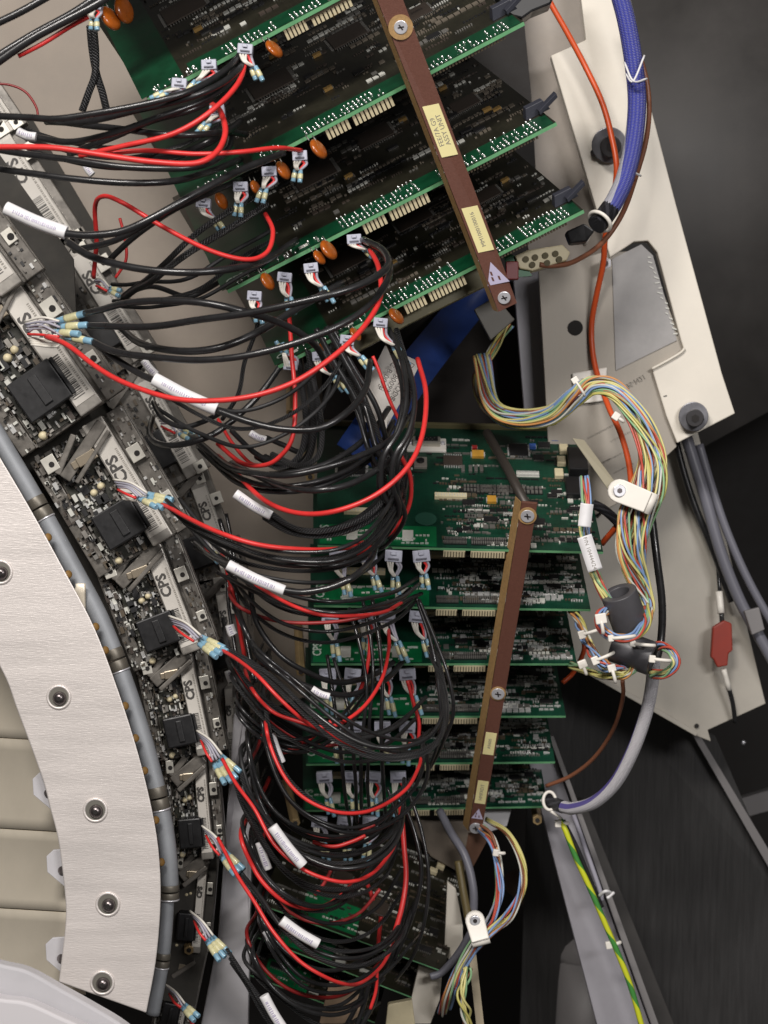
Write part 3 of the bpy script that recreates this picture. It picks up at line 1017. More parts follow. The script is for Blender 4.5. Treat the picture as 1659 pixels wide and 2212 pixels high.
# brass stand-offs seen on end beside the stacks
for (u, v, d, du, dv, lab) in ((670, 1030, 2.10, -12, -60, 'brass stand-off beside the top level board'), (650, 1452, 2.10, -6, -100, 'brass stand-off at the left of the third and fourth level boards'),
                               (638, 1778, 2.12, -20, -90, 'brass stand-off below the lowest level board, left'), (1161, 1772, 2.22, -6, -40, 'short brass stand-off under the right end of the lowest level board'),
                               (408, 2053, 2.02, -4, -70, 'brass stand-off among the lowest detector modules'), (628, 893, 2.14, 0, -60, 'brass stand-off on the plate under the slanted boards')):
    t = thing('standoff', lab, 'stand-off', P(u, v, d))
    mb = MB(); mb.tube([P(u, v, d), P(u + du, v + dv, d + 0.10)], px(11, d), 6); mb.build('hex_body', M_BRASS, t, 0.0004)
    mb = MB(); mb.tube([P(u, v, d - 0.0002), P(u, v, d - 0.0012)], px(5, d), 12); mb.build('bore', M_DARKER, t)
# ------------------------------------------------------------------ brown straps
def strap(name_label, l0, r0, l1, r1, d0, d1, labels, screws, tri, side_px):
    t = thing('retaining_strap', name_label, 'strap', P((l1[0] + r1[0]) / 2, (l1[1] + r1[1]) / 2, d1))
    a, b, c, e = P(*l0, d0), P(*r0, d0), P(*r1, d1), P(*l1, d1)
    ax = ((c + e) / 2 - (a + b) / 2).normalized()
    wv = ((b - a) + (c - e)).normalized()
    nn = ax.cross(wv).normalized()
    if nn.y > 0:
        nn = -nn
    mb = MB()
    q = [a, b, c, e]
    mb.prism(q, -nn * 0.004, 0, 0)
    s = mb.build('strap_face', M_BROWN, t, 0.0004)
    # tan laminated left flank, tilted away
    mb = MB()
    q = [a - wv * px(1, d0), e - wv * px(1, d1)]
    q2 = [p - wv * px(side_px, d0) - nn * 0.012 for p in q]
    mb.prism([q[0], q[1], q2[1], q2[0]], -nn * 0.001)
    mb.build('strap_flank', M_TAN, t)

    def at(f, w=0.0, h=0.0):
        return (a + b) / 2 * (1 - f) + (c + e) / 2 * f + wv * w + nn * h
    for (f, L, W, txt, size) in labels:
        mb = MB()
        mb.box(at(f, 0, 0.0003), ax * L / 2, wv * W / 2, nn * 0.00015)
        lb = mb.build('yellow_label', M_YLABEL, t, 0.0001)
        lb.modifiers[0].width = 0.002
        lb.modifiers[0].affect = 'EDGES'
        for j, line in enumerate(txt):
            tm = text_mesh(line, size, M_FAINT)
            off = (j - (len(txt) - 1) / 2) * size * -0.95
            yv = nn.cross(-ax)
            link('print', tm, frame(at(f, 0, 0.0006) + yv * off, -ax, yv, nn), lb)
    for (f, collar) in screws:
        if collar:
            mb = MB()
            mb.tube([at(f, 0, -0.0005), at(f, 0, 0.0012)], px(collar, d0), 24)
            mb.build('tan_washer', M_TAN, t)
        mb = MB()
        mb.tube([at(f, 0, 0.0), at(f, 0, 0.0022)], px(15, d0), 22)
        sc_ = mb.build('screw_head', M_SCREW, t, 0.0006)
        mb = MB()
        for sg in (wv, ax):
            mb.box(at(f, 0, 0.0023), (sg + wv * 0.3).normalized() * px(7, d0), (sg.cross(nn)).normalized() * px(1.6, d0), nn * 0.0002)
        mb.build('cross_slot', M_DARKSCREW, sc_)
    if tri:
        f, s_ = tri
        mb = MB()
        mb.prism([at(f, 0, 0.0003) - ax * s_, at(f, s_ * 0.85, 0.0003) + ax * s_ * 0.8, at(f, -s_ * 0.85, 0.0003) + ax * s_ * 0.8], nn * 0.0003)
        w = mb.build('warning_triangle', M_LILAC, t)
        for (o1, o2) in ((-0.1, -0.25), (0.35, 0.2), (0.35, -0.3)):
            mb = MB()
            mb.box(at(f, s_ * o2, 0.0008) + ax * s_ * o1, ax * s_ * 0.16, (wv + ax * 0.4).normalized() * s_ * 0.08, nn * 0.0001)
            mb.build('warning_mark', M_BROWN, w)
    return t


strap('long brown laminate strap across the upper slanted boards', (812, -8), (868, -8), (1077, 674), (1117, 655), 1.775, 1.90,
      [(0.415, 0.054, 0.0165, ('FEE/7A G9', 'ASSY UNIT'), 0.0068), (0.735, 0.049, 0.0165, ('MM1000100016',), 0.0058)], [(0.093, 27), (0.965, 0)], (0.885, 0.0135), 9)
strap('brown laminate strap leaning across the level boards', (1127, 1085), (1161, 1088), (1012, 1795), (1040, 1800), 1.965, 2.16,
      [(0.712, 0.030, 0.0125, ('A9600',), 0.0052), (0.868, 0.032, 0.0125, ('HMFXDT',), 0.0056)], [(0.035, 20), (0.555, 18), (0.985, 0)], (0.94, 0.008), 13)
# dark rod behind the upper end of the lower strap
mb = MB()
mb.tube([P(1052, 935, 2.12), P(1095, 1010, 2.05), P(1137, 1092, 1.972)], px(11), 10)
tag(mb.build('strap_rod', mat('dark_bronze_rod', (0.05, 0.042, 0.036), 0.45, metal=0.3)), 'dark rod rising behind the top of the lower brown strap', 'rod')
# tan blade at the foot of the lower strap
mb = MB()
mb.prism([P(1012, 1800, 2.17), P(1062, 1798, 2.17), P(1018, 1880, 2.20), P(1000, 1870, 2.20)], (0, 0.004, 0))
tag(mb.build('copper_tongue', mat('copper_tongue', (0.28, 0.15, 0.10), 0.45, metal=0.3)), 'copper coloured tongue below the foot of the lower brown strap', 'bracket')
# grey diagonal rod and tan blade in the lower stack
mb = MB()
mb.box((P(905, 2020, 2.05) + P(812, 2120, 2.10)) / 2, (P(905, 2020, 2.05) - P(812, 2120, 2.10)) / 2, Vector((0.0, 0.004, 0)), Vector((px(6), 0, px(6))))
tag(mb.build('lower_strap', mat('warm_grey_strap', (0.33, 0.27, 0.23), 0.5, var=0.1), None, 0.0006), 'dusty pink-grey strap end leaning over the lower stack', 'strap')
mb = MB()
mb.prism([P(1236, 946, 2.05), P(1262, 950, 2.05), P(1345, 1062, 1.99), P(1322, 1070, 1.99)], (0, 0.004, 0))
tag(mb.build('support_bracket', mat('pale_olive_arm', (0.33, 0.30, 0.22), 0.45), None, 0.0008), 'pale flat arm from the top level board to the white cable clamp', 'bracket')

# ------------------------------------------------------------------ detector ring, left
OUT = [(-190, 700), (-60, 890), (0, 988), (66, 1100), (146, 1245), (206, 1361), (264, 1517), (306, 1655), (335, 1783), (346, 1881), (346, 1972), (336, 2081), (316, 2188)]
INN = [(-240, 1080), (-120, 1240), (0, 1440), (37, 1533), (91, 1680), (108, 1745), (126, 1815), (139, 1918), (142, 1990), (127, 2121)]
DRING = 1.86


def c2(pts, per=6):
    s = smooth_path([Vector((a, b, 0)) for a, b in pts], per)
    return [(p.x, p.y) for p in s]


t = thing('ring_plate', 'curved brushed aluminium ring plate with recessed screws, lower left', 'plate', P(220, 2150, DRING))
mb = MB()
o1, i1 = c2(OUT), c2(INN)
n = 60
def resample(pts, n):
    a = np.array(pts); s = np.r_[0, np.cumsum(np.hypot(*np.diff(a, axis=0).T))]
    q = np.linspace(0, s[-1], n)
    return list(zip(np.interp(q, s, a[:, 0]), np.interp(q, s, a[:, 1])))
o2, i2 = resample(o1, n), resample(i1, n)
vs = []
for (a, b) in zip(o2, i2):
    vs += [P(*a, DRING), P(*b, DRING), P(*a, DRING + 0.012), P(*b, DRING + 0.012)]
fs = []
for i in range(n - 1):
    k = i * 4
    fs += [(k, k + 1, k + 5, k + 4), (k + 2, k + 6, k + 7, k + 3), (k, k + 4, k + 6, k + 2), (k + 1, k + 3, k + 7, k + 5)]
fs += [(0, 2, 3, 1), ((n - 1) * 4, (n - 1) * 4 + 1, (n - 1) * 4 + 3, (n - 1) * 4 + 2)]
mb.add(vs, fs)
mb.build('plate_face', M_ALU, t, 0.0012)
for (u, v) in ((1, 1236), (127, 1506), (206, 1750), (233, 1953), (221, 2123)):
    mb = MB()
    c = P(u, v, DRING - 0.0004)
    ring = [c + Vector((math.cos(a) * px(24, DRING), 0, math.sin(a) * px(24, DRING))) for a in [2 * math.pi * i / 28 for i in range(28)]]
    mb.tube(ring, px(3.2, DRING), 8, closed=True)
    rm = mb.build('recess_rim', M_ALU, t)
    mb = MB()
    mb.tube([c + Vector((0, 0.0002, 0)), c + Vector((0, -0.0006, 0))], px(22, DRING), 26)
    mb.build('recess', mat('recess_shade_steel', (0.20, 0.19, 0.165), 0.45, metal=0.4), rm)
    mb = MB()
    mb.dome(c + Vector((px(2), -0.0006, -px(2))), (0, -1, 0), px(15, DRING), 0.006, 20)
    sd = mb.build('button_screw', M_DARKSCREW, t)
    mb = MB()
    mb.tube([c + Vector((px(2), -0.0062, -px(2))), c + Vector((px(2), -0.0069, -px(2)))], px(5.5, DRING), 6)
    mb.build('hex_socket', M_DARKER, sd)

# tube along the rim: five segments with clamps
rim = resample(o1, 90)
def off(i, w):
    a = rim[max(0, i - 1)]; b = rim[min(89, i + 1)]
    tx, ty = b[0] - a[0], b[1] - a[1]
    L = math.hypot(tx, ty)
    return rim[i][0] - ty / L * -w, rim[i][1] + tx / L * -w
segs = [(0, 26), (27, 46), (47, 63), (64, 74), (75, 82), (83, 89)]
seg_lab = ['satin grey tube along the ring rim at the left edge', 'satin grey rim tube beside the long barcode label', 'satin grey rim tube above the middle clamp', 'satin grey rim tube beside the lower ring screws',
           'short satin grey rim tube near the lowest clamps', 'satin grey rim tube end at the bottom of the ring']
cl_lab = ['bronze grey clamp joint highest on the ring rim', 'bronze grey clamp joint with bright lines at mid rim', 'bronze grey clamp joint beside the second ring screw', 'thin clamp joint beside the third ring screw', 'thin clamp joint lowest on the ring rim']
for k, (a, b) in enumerate(segs):
    mb = MB()
    wid = 20 if k < 4 else 15
    mb.tube(smooth_path([P(*off(i, 19 if k < 4 else 14), 1.90) for i in range(a, b + 1)], 2), px(wid, 1.9), 20)
    tag(mb.build('rim_tube', M_TUBE), seg_lab[k], 'tube', 'tube segments along the ring rim')
    if k < 5:
        t2 = thing('clamp_joint', cl_lab[k], 'clamp', P(*off(b, 25), 1.9), 'clamp joints on the rim tube')
        p0, p1 = P(*off(b, 19 if k < 4 else 14), 1.90), P(*off(b + 1, 19 if k < 4 else 14), 1.90)
        dv = (p1 - p0).normalized()
        cc = (p0 + p1) / 2
        hw = px(24 if k < 3 else 15)
        mb = MB(); mb.tube([cc - dv * hw, cc - dv * 0.0008], px(wid + 1.2, 1.9), 20); mb.build('clamp_half', M_CLAMP, t2, 0.0005)
        mb = MB(); mb.tube([cc + dv * 0.0008, cc + dv * hw], px(wid + 1.2, 1.9), 20); mb.build('clamp_half', M_CLAMP, t2, 0.0005)
        mb = MB(); mb.tube([cc + dv * hw, cc + dv * (hw + 0.0015)], px(wid + 1.6, 1.9), 20); mb.build('bright_band', M_SCREW, t2)
for k, i in enumerate((30, 35, 42, 45, 52, 56, 60, 66, 71)):
    mb = MB()
    c = P(*off(i, 10), 1.884)
    mb.dome(P(*off(i, 4), 1.878), (0.6, -0.7, 0.2), px(9, 1.9), px(4, 1.9), 14)
    tag(mb.build('amber_spacer', M_FOAM), 'amber spacer dab between ring plate and rim tube, %s from the top' % ['first', 'second', 'third', 'fourth', 'fifth', 'sixth', 'seventh', 'eighth', 'ninth'][k], 'spacer', 'amber spacers along the ring rim')

# bore panels inside the ring
seams = [1250, 1420, 1594, 1790, 1962, 2140]
pl_lab = ['satin gold bore panel highest at the left edge', 'satin gold bore panel, second from the top', 'satin gold bore panel, third from the top', 'satin gold bore panel, fourth from the top', 'satin gold bore panel, lowest and most shaded']
for k in range(5):
    v0, v1 = seams[k] + 1.5, seams[k + 1] - 1.5
    mb = MB()
    vs = []
    for i in range(9):
        for j in range(9):
            v = v0 + (v1 - v0) * i / 8
            f = j / 8
            bow = 0.010 * math.sin(math.pi * i / 8)
            vs.append(P(-260 + f * 440, v + (f - 0.6) * 26, DRING + 0.02 + (1 - f) * 0.30 + bow))
    mb.add(vs, [(i * 9 + j, (i + 1) * 9 + j, (i + 1) * 9 + j + 1, i * 9 + j + 1) for i in range(8) for j in range(8)], 0, True)
    o = mb.build('bore_lining', M_GOLD)
    s_ = o.modifiers.new('thickness', 'SOLIDIFY'); s_.thickness = 0.003
    tag(o, pl_lab[k], 'panel', 'gold panels lining the bore')
for k, (u, v, lab) in enumerate(((100, 1705, 'grey fixing tab behind the ring plate, upper of three'), (130, 1872, 'grey fixing tab behind the ring plate, middle of three'), (128, 2062, 'grey fixing tab behind the ring plate, lowest of three'))):
    t2 = thing('fixing_tab', lab, 'tab', P(u, v, 1.88), 'fixing tabs inside the ring')
    mb = MB()
    mb.prism([P(u - 15, v - 36, 1.877), P(u - 30, v - 22, 1.877), P(u - 28, v + 12, 1.877), P(u + 10, v + 44, 1.877), P(u + 40, v + 46, 1.877), P(u + 40, v - 40, 1.877)], (0, 0.004, 0))
    mb.build('tab_sheet', M_LIGHTGREY, t2, 0.0006)
    mb = MB(); mb.tube([P(u + 4, v + 8, 1.8768), P(u + 4, v + 8, 1.8755)], px(9, 1.88), 14); mb.build('tab_screw', M_DARKSCREW, t2)

# white cover, bottom left
t = thing('bore_cover', 'pale lilac white curved cover in the bottom left corner', 'cover', P(80, 2212, 1.80))
crv = c2([(-120, 2050), (0, 2083), (60, 2098), (130, 2136), (200, 2175), (270, 2218), (340, 2280)])
for (m_, sh, d_, nm) in ((M_LIGHTGREY, 0, 1.80, 'outer_band'), (mat('lilac_white_paint', (0.62, 0.60, 0.62), 0.45), 75, 1.775, 'inner_band')):
    mb = MB()
    poly = [P(u, v + sh * (1.0 - max(0, u) / 700), d_) for u, v in crv] + [P(340, 2420, d_), P(-120, 2420, d_)]
    mb.prism(poly, (0, 0.02, 0))
    mb.build(nm, m_, t, 0.003, 3)

# ------------------------------------------------------------------ detector modules
def barcode_label(F, a0, a1, b0, b1, c, parent, txt=True):
    """F(a, b, c) -> point; label lying on the rail"""
    A = (F(1, 0, 0) - F(0, 0, 0)); Bv = (F(0, 1, 0) - F(0, 0, 0)); Cv = (F(0, 0, 1) - F(0, 0, 0))
    mb = MB()
    mb.box(F((a0 + a1) / 2, (b0 + b1) / 2, c), A * (a1 - a0) / 2, Bv * (b1 - b0) / 2, Cv * 0.5)
    lb = mb.build('barcode_label', M_BCLABEL, parent, 0.0)
    bv = lb.modifiers.new('bevel', 'BEVEL'); bv.width = 0.0025; bv.segments = 3; bv.limit_method = 'ANGLE'
    L = a1 - a0
    if txt:
        tm = text_mesh('CPS', (b1 - b0) * 0.85 * Bv.length, M_INK, 0.0006)
        yv = Cv.normalized().cross(-A.normalized())
        link('maker_letters', tm, frame(F(a0 + L * 0.29, (b0 + b1) / 2 - (b1 - b0) * 0.10, c + 0.9), -A.normalized(), yv, Cv.normalized()), lb)
    mb = MB()
    a = a0 + L * (0.58 if txt else 0.3)
    rr = random.Random(int(abs(a0 * 13 + b0)) + 5)
    while a < a1 - L * 0.05:
        w = rr.choice((0.8, 0.8, 1.4, 2.2))
        mb.box(F(a, b0 + (b1 - b0) * 0.40, c + 0.75), A * w / 2, Bv * (b1 - b0) * 0.28, Cv * 0.2)
        a += w + rr.choice((1.2, 1.6, 2.4))
    s_ = mb.build('barcode_bars', M_INK, lb); s_['kind'] = 'stuff'
    mb = MB()
    a = a0 + L * 0.12
    while a < a1 - L * 0.06:
        w = rr.uniform(1, 2.5)
        mb.box(F(a, b1 - (b1 - b0) * 0.16, c + 0.75), A * w / 2, Bv * (b1 - b0) * 0.06, Cv * 0.2)
        a += w + 1.6
    s_ = mb.build('small_print', M_FAINT, lb); s_['kind'] = 'stuff'


def module(k, u, v, d, ang, s, label, sb=None, back=False):
    """front-row detector module: local a runs down the ring, b outward, c toward the camera (reference units)"""
    rnd = random.Random(400 + k)
    sb = sb or s
    ca, sa = math.cos(ang), math.sin(ang)
    k1 = px(1, d)
    A = Vector((ca, 0, -sa)) * k1 * s
    Bv = Vector((sa, 0, ca)) * k1 * sb
    C = Vector((0, -1, 0)) * k1
    O = P(u, v, d)
    F = lambda a, b, c: O + A * a + Bv * b + C * c
    t = thing('detector_module', label, 'detector module', O, 'detector modules around the ring')

    def bx(mb, a0, a1, b0, b1, c0, c1, mi=0, tap=1.0):
        mb.box(F((a0 + a1) / 2, (b0 + b1) / 2, (c0 + c1) / 2), A * (a1 - a0) / 2, Bv * (b1 - b0) / 2, C * (c1 - c0) / 2, mi, tap)
    mb = MB(); bx(mb, -122, 122, -112, 66, -70, -46); mb.build('chassis', M_HOUSING, t, 0.001)
    mb = MB(); bx(mb, -112, 116, -108, -24, -45, -38); pcb = mb.build('module_board', M_MODDARK, t)
    mb = MB(); bx(mb, -124, 124, -20, 24, -44, -6); mb.build('label_rail', M_RAIL, t, 0.0015)
    mb = MB(); bx(mb, -124, 124, 30, 64, -45, -28); mb.build('outer_rail', M_HOUSING, t, 0.001)
    mb = MB(); bx(mb, -120, 120, -142, -113, -60, -40); mb.build('inner_rail', M_HOUSING, t, 0.001)
    barcode_label(F, -82, 108, -17, 21, -5, t)
    # components on the module board
    mats_ = [M_CHIP, M_SMDT, M_DULLPIN, M_SMDW, M_CHIPB, M_HOUSING, M_RAIL, M_PIN]
    mb = MB()
    for i in range(330):
        a, b = rnd.uniform(-118, 118), rnd.uniform(-138, -24)
        w, h = rnd.choice(((3, 1.5), (2, 4), (5, 2), (7, 4), (2, 2)))
        z = rnd.choice((3, 5, 9, 14))
        mb.box(F(a, b, -38 + z / 2), A * w, Bv * h, C * z / 2, rnd.randrange(len(mats_)))
    s_ = mb.build('small_parts', mats_, t); s_['kind'] = 'stuff'
    mb = MB()
    for i in range(60):
        a, b = rnd.uniform(-118, 118), rnd.uniform(32, 62)
        mb.box(F(a, b, -27), A * rnd.uniform(1, 5), Bv * rnd.uniform(1, 3), C * rnd.uniform(1, 5), rnd.randrange(len(mats_)))
    s_ = mb.build('outer_small_parts', mats_, t); s_['kind'] = 'stuff'
    for i in range(5):
        mb = MB()
        a, b = rnd.uniform(-60, 10), rnd.uniform(-95, -40)
        bx(mb, a - 8, a + 8, b - 7, b + 7, -38, -26)
        mb.build('module_chip', M_CHIP, t, 0.0003)
    for (a, b) in ((-18, -48), (-14, -66), (112, -92)):
        mb = MB(); mb.dome(F(a, b, -30), C, px(7 * s, d), px(10, d), 12); mb.tube([F(a, b, -40), F(a, b, -30)], px(7 * s, d), 12); mb.build('pale_capacitor', M_CREAM, t)
    # slanted smoked flaps and bars at the module's upper end
    for (a0, b0, a1, b1, w, z) in ((-112, 18, -60, -96, 13, -8), (-92, 22, -42, -80, 5, 4), (-120, -40, -74, -104, 7, -14)):
        p0, p1 = F(a0, b0, z), F(a1, b1, z + 4)
        dr = (p1 - p0).normalized()
        sd = dr.cross(C).normalized()
        mb = MB(); mb.box((p0 + p1) / 2, (p1 - p0) / 2, sd * px(w, d), C.normalized() * px(4, d)); mb.build('slanted_bar', M_HOUSING, t, 0.0012)
    # spring clip with pale foot
    mb = MB(); bx(mb, -80, -62, -60, -20, -4, 8); bx(mb, -78, -64, -72, -58, -10, 4); mb.build('spring_clip', mat('pale_bronze_clip', (0.33, 0.28, 0.21), 0.35, metal=0.6), t, 0.0008)
    # metal tabs with holes
    for (a, b, w, z) in ((-96, -106, 15, -6), (-36, 42, 15, -14), (60, 50, 11, -20)):
        mb = MB(); bx(mb, a - w, a + w, b - w * 0.9, b + w * 0.9, z - 3, z); tb = mb.build('hole_tab', M_TAB, t, 0.0006)
        mb = MB(); mb.tube([F(a + 2, b + 2, z + 0.3), F(a + 2, b + 2, z + 1.2)], px(5.2 * s, d), 12); mb.build('tab_hole', M_DARKER, tb)
    # black cable connector
    mb = MB(); bx(mb, 24, 92, -92, -9, -34, 10); cn = mb.build('black_connector', M_BLKPLASTIC, t, 0.0016)
    mb = MB(); bx(mb, 34, 82, -56, -40, 10, 15); mb.build('connector_latch', M_CHIP, cn, 0.0008)
    mb = MB(); bx(mb, 26, 90, -8, -2, -24, 6); mb.build('wire_entry', M_CHIP, cn, 0.0005)
    if back:
        mb = MB(); bx(mb, -60, 40, 66, 92, -80, -40); mb.build('rear_block', M_HOUSING, t, 0.001)
    return F


mb = MB()
for (w0, w1, dd) in ((30, 215, 2.035), (120, 330, 2.155)):
    q0 = [off(i, w0) for i in range(0, 90, 3)]
    k0 = lambda i: 1.0 - 0.62 * min(1, max(0, (rim[i][1] - 1000) / 1100))
    vs = []
    for j, i in enumerate(range(0, 90, 3)):
        vs += [P(*q0[j], dd), P(*off(i, w0 + (w1 - w0) * k0(i)), dd)]
    mb.add(vs, [(2 * i, 2 * i + 1, 2 * i + 3, 2 * i + 2) for i in range(len(q0) - 1)])
# straight run up to the top left corner
for (x0, dd) in ((0, 2.035), (90, 2.155)):
    mb.add([P(-500, 260, dd), P(-60 + x0 * 1.4, 250, dd), P(-60 + x0 + 220, 560, dd), P(20 + x0 + 150, 780, dd), P(-300, 780, dd)], [(0, 1, 2, 3, 4)])
o = mb.build('detector_drum', mat('matt_drum', (0.035, 0.032, 0.027), 0.8, var=0.3, scale=60))
s_ = o.modifiers.new('thickness', 'SOLIDIFY'); s_.thickness = 0.004
tag(o, 'dark drum surface that carries the detector modules', 'drum')
rad = math.radians
FM = {}
mods = [(0, 92, 738, 1.93, rad(55), 1.45, 1.30, 'detector module with long barcode label at the left edge'),
        (1, 272, 1040, 1.955, rad(59), 1.22, 1.15, 'detector module beside the highest rim clamp, second front barcode from top'),
        (2, 366, 1290, 1.975, rad(69), 1.04, 0.96, 'detector module whose connector is level with the first marker of the level boards'),
        (3, 416, 1516, 1.99, rad(78), 0.96, 0.78, 'detector module beside the second ring screw, crimped wires leaving right'),
        (4, 437, 1742, 2.005, rad(85), 0.94, 0.60, 'narrow detector module beside the third ring screw'),
        (5, 430, 1952, 2.02, rad(95), 0.88, 0.46, 'edge-on detector module beside the fourth ring screw'),
        (6, 398, 2150, 2.035, rad(102), 0.85, 0.42, 'lowest edge-on detector module in the bottom left')]
for (k, u, v, d, a, s, sb, lab) in mods:
    FM[k] = module(k, u, v, d, a, s, lab, sb)
# one more at top left, above
FM[7] = module(7, -92, 470, 1.915, rad(54), 1.55, 'detector module cut off by the left edge above the long label', 1.3)

# rear row: duller modules behind, each with rail, label, connector and tabs
def rear_module(k, u, v, d, ang, s, sb, label):
    ca, sa = math.cos(ang), math.sin(ang)
    k1 = px(1, d)
    A = Vector((ca, 0, -sa)) * k1 * s
    Bv = Vector((sa, 0, ca)) * k1 * sb
    C = Vector((0, -1, 0)) * k1
    O = P(u, v, d)
    F = lambda a, b, c: O + A * a + Bv * b + C * c
    rnd = random.Random(600 + k)
    t = thing('rear_detector_module', label, 'detector module', O, 'detector modules of the rear row')

    def bx(mb, a0, a1, b0, b1, c0, c1, mi=0):
        mb.box(F((a0 + a1) / 2, (b0 + b1) / 2, (c0 + c1) / 2), A * (a1 - a0) / 2, Bv * (b1 - b0) / 2, C * (c1 - c0) / 2, mi)
    mb = MB(); bx(mb, -120, 120, -80, 34, -40, -14); mb.build('chassis', M_HOUSING, t, 0.001)
    mb = MB(); bx(mb, -121, 121, -16, 20, -13, 0); mb.build('label_rail', M_RAIL, t, 0.001)
    barcode_label(F, -80, 100, -14, 17, 1, t)
    mats_ = [M_CHIP, M_SMDT, M_DULLPIN, M_SMDT, M_CHIPB]
    mb = MB()
    for i in range(110):
        a, b = rnd.uniform(-115, 115), rnd.uniform(-78, -20)
        mb.box(F(a, b, -13), A * rnd.uniform(1, 6), Bv * rnd.uniform(1, 4), C * rnd.uniform(1, 7), rnd.randrange(5))
    s_ = mb.build('small_parts', mats_, t); s_['kind'] = 'stuff'
    mb = MB(); bx(mb, 14, 84, -80, -14, -14, 24); mb.build('black_connector', M_BLKPLASTIC, t, 0.0014)
    for (a, b, w) in ((-98, 12, 11), (-46, 32, 13), (112, 18, 11)):
        mb = MB(); bx(mb, a - w, a + w, b - w, b + w, 1, 4); tb = mb.build('hole_tab', M_TAB, t, 0.0005)
        mb = MB(); mb.tube([F(a, b, 4.2), F(a, b, 5)], px(4.5 * s, d), 12); mb.build('tab_hole', M_DARKER, tb)
    mb = MB()
    p0, p1 = F(-112, 20, 0), F(-66, -76, 0)
    dr = (p1 - p0).normalized(); sd = dr.cross(C).normalized()
    mb.box((p0 + p1) / 2, (p1 - p0) / 2, sd * px(8, d), C.normalized() * px(4, d)); mb.build('slanted_bar', M_HOUSING, t, 0.0006)
    return F


for (k, u, v, d, a, s, sb, lab) in ((0, 62, 400, 2.10, rad(57), 1.35, 1.35, 'dull rear detector module under the upper red cable at left'), (1, 222, 640, 2.10, rad(58), 1.3, 1.25, 'dull rear detector module behind the two upper black cables'),
                                (2, 352, 905, 2.11, rad(61), 1.15, 1.15, 'dull rear detector module behind the big marker sleeve'), (3, 455, 1130, 2.12, rad(70), 1.0, 0.95, 'dull rear detector module left of the short marker sleeve'),
                                (4, 490, 1360, 2.12, rad(80), 0.95, 0.72, 'dull rear detector module behind the third crimp bundle'), (5, 497, 1560, 2.13, rad(86), 0.9, 0.5, 'dim rear detector module beside the fourth crimp bundle'),
                                (6, -55, 170, 2.10, rad(56), 1.15, 1.2, 'dull rear detector module in the upper left corner')):
    rear_module(k, u, v, d, a, s, sb, lab)
# grey-lilac column behind lower left bundles
mb = MB()
mb.prism([P(505, 1540, 2.12), P(530, 1540, 2.12), P(545, 1760, 2.10), P(540, 2000, 2.10), P(535, 2260, 2.10), P(425, 2260, 2.10), P(470, 2030, 2.10), P(490, 1760, 2.10)], (0, 0.02, 0))
tag(mb.build('frame_column', M_LIGHTGREY, None, 0.002), 'pale lilac grey frame column behind the lowest cable bundles', 'column')
# ------------------------------------------------------------------ cables
def depth_at(d, f):
    if isinstance(d, (int, float)):
        return d
    if len(d) == 2:
        return d[0] + (d[1] - d[0]) * f
    a, b, c = d
    return a + (b - a) * math.sin(min(f * 2, 1) * math.pi / 2) if f < 0.5 else c + (b - c) * math.sin(min((1 - f) * 2, 1) * math.pi / 2)


def lead_in(pts):
    """let a cable that starts among the rear modules come out from behind them"""
    p = pts[0]
    if 495 < p[0] < 600 and 1240 < p[1] < 2120 and len(p) < 3:
        if p[1] > 1480:
            return [(582, p[1] - 120, 2.20), (p[0] * 0.35 + 0.65 * 566, p[1] - 52, 2.08)] + list(pts)
        return [(p[0] - 25, p[1] - 110, 2.19), (p[0] - 14, p[1] - 55, 2.11)] + list(pts)
    return list(pts)


def path3(pts, d, du=0, dv=0, dd=0, wob=None):
    n = len(pts)
    out = []
    for i, p in enumerate(pts):
        f = i / (n - 1)
        w = math.sin(f * math.pi) if wob else 1
        ou, ov = (wob[0] * math.sin(f * wob[2] + wob[3]), wob[1] * math.cos(f * wob[2] + wob[3])) if wob else (0, 0)
        out.append(P(p[0] + du + ou, p[1] + dv + ov, (p[2] if len(p) > 2 else depth_at(d, f)) + dd))
    return out


def K(label, m, r, d, pts, cat='cable', group=None, name=None, n=8):
    mb = MB()
    mb.tube(roughen(smooth_path(path3(lead_in(pts) if (d if isinstance(d, float) else d[0]) > 1.925 else pts, d), 8), px(1.3), hash(label) % 9973 if False else sum(map(ord, label))), px(r, 1.9), n)
    nm = name or ('red_cable' if m is M_RED else 'black_cable')
    return tag(mb.build(nm, m), label, cat, group)


ORD = {2: ('upper', 'lower'), 3: ('uppermost', 'middle', 'lowest'), 4: ('uppermost', 'second', 'third', 'lowest'), 5: ('uppermost', 'second', 'middle', 'fourth', 'lowest'), 6: ('uppermost', 'second', 'third', 'fourth', 'fifth', 'lowest')}
ORDH = {2: ('left', 'right'), 3: ('leftmost', 'middle', 'rightmost'), 4: ('leftmost', 'second', 'third', 'rightmost'), 5: ('leftmost', 'second', 'middle', 'fourth', 'rightmost'), 6: ('leftmost', 'second', 'third', 'fourth', 'fifth', 'rightmost')}


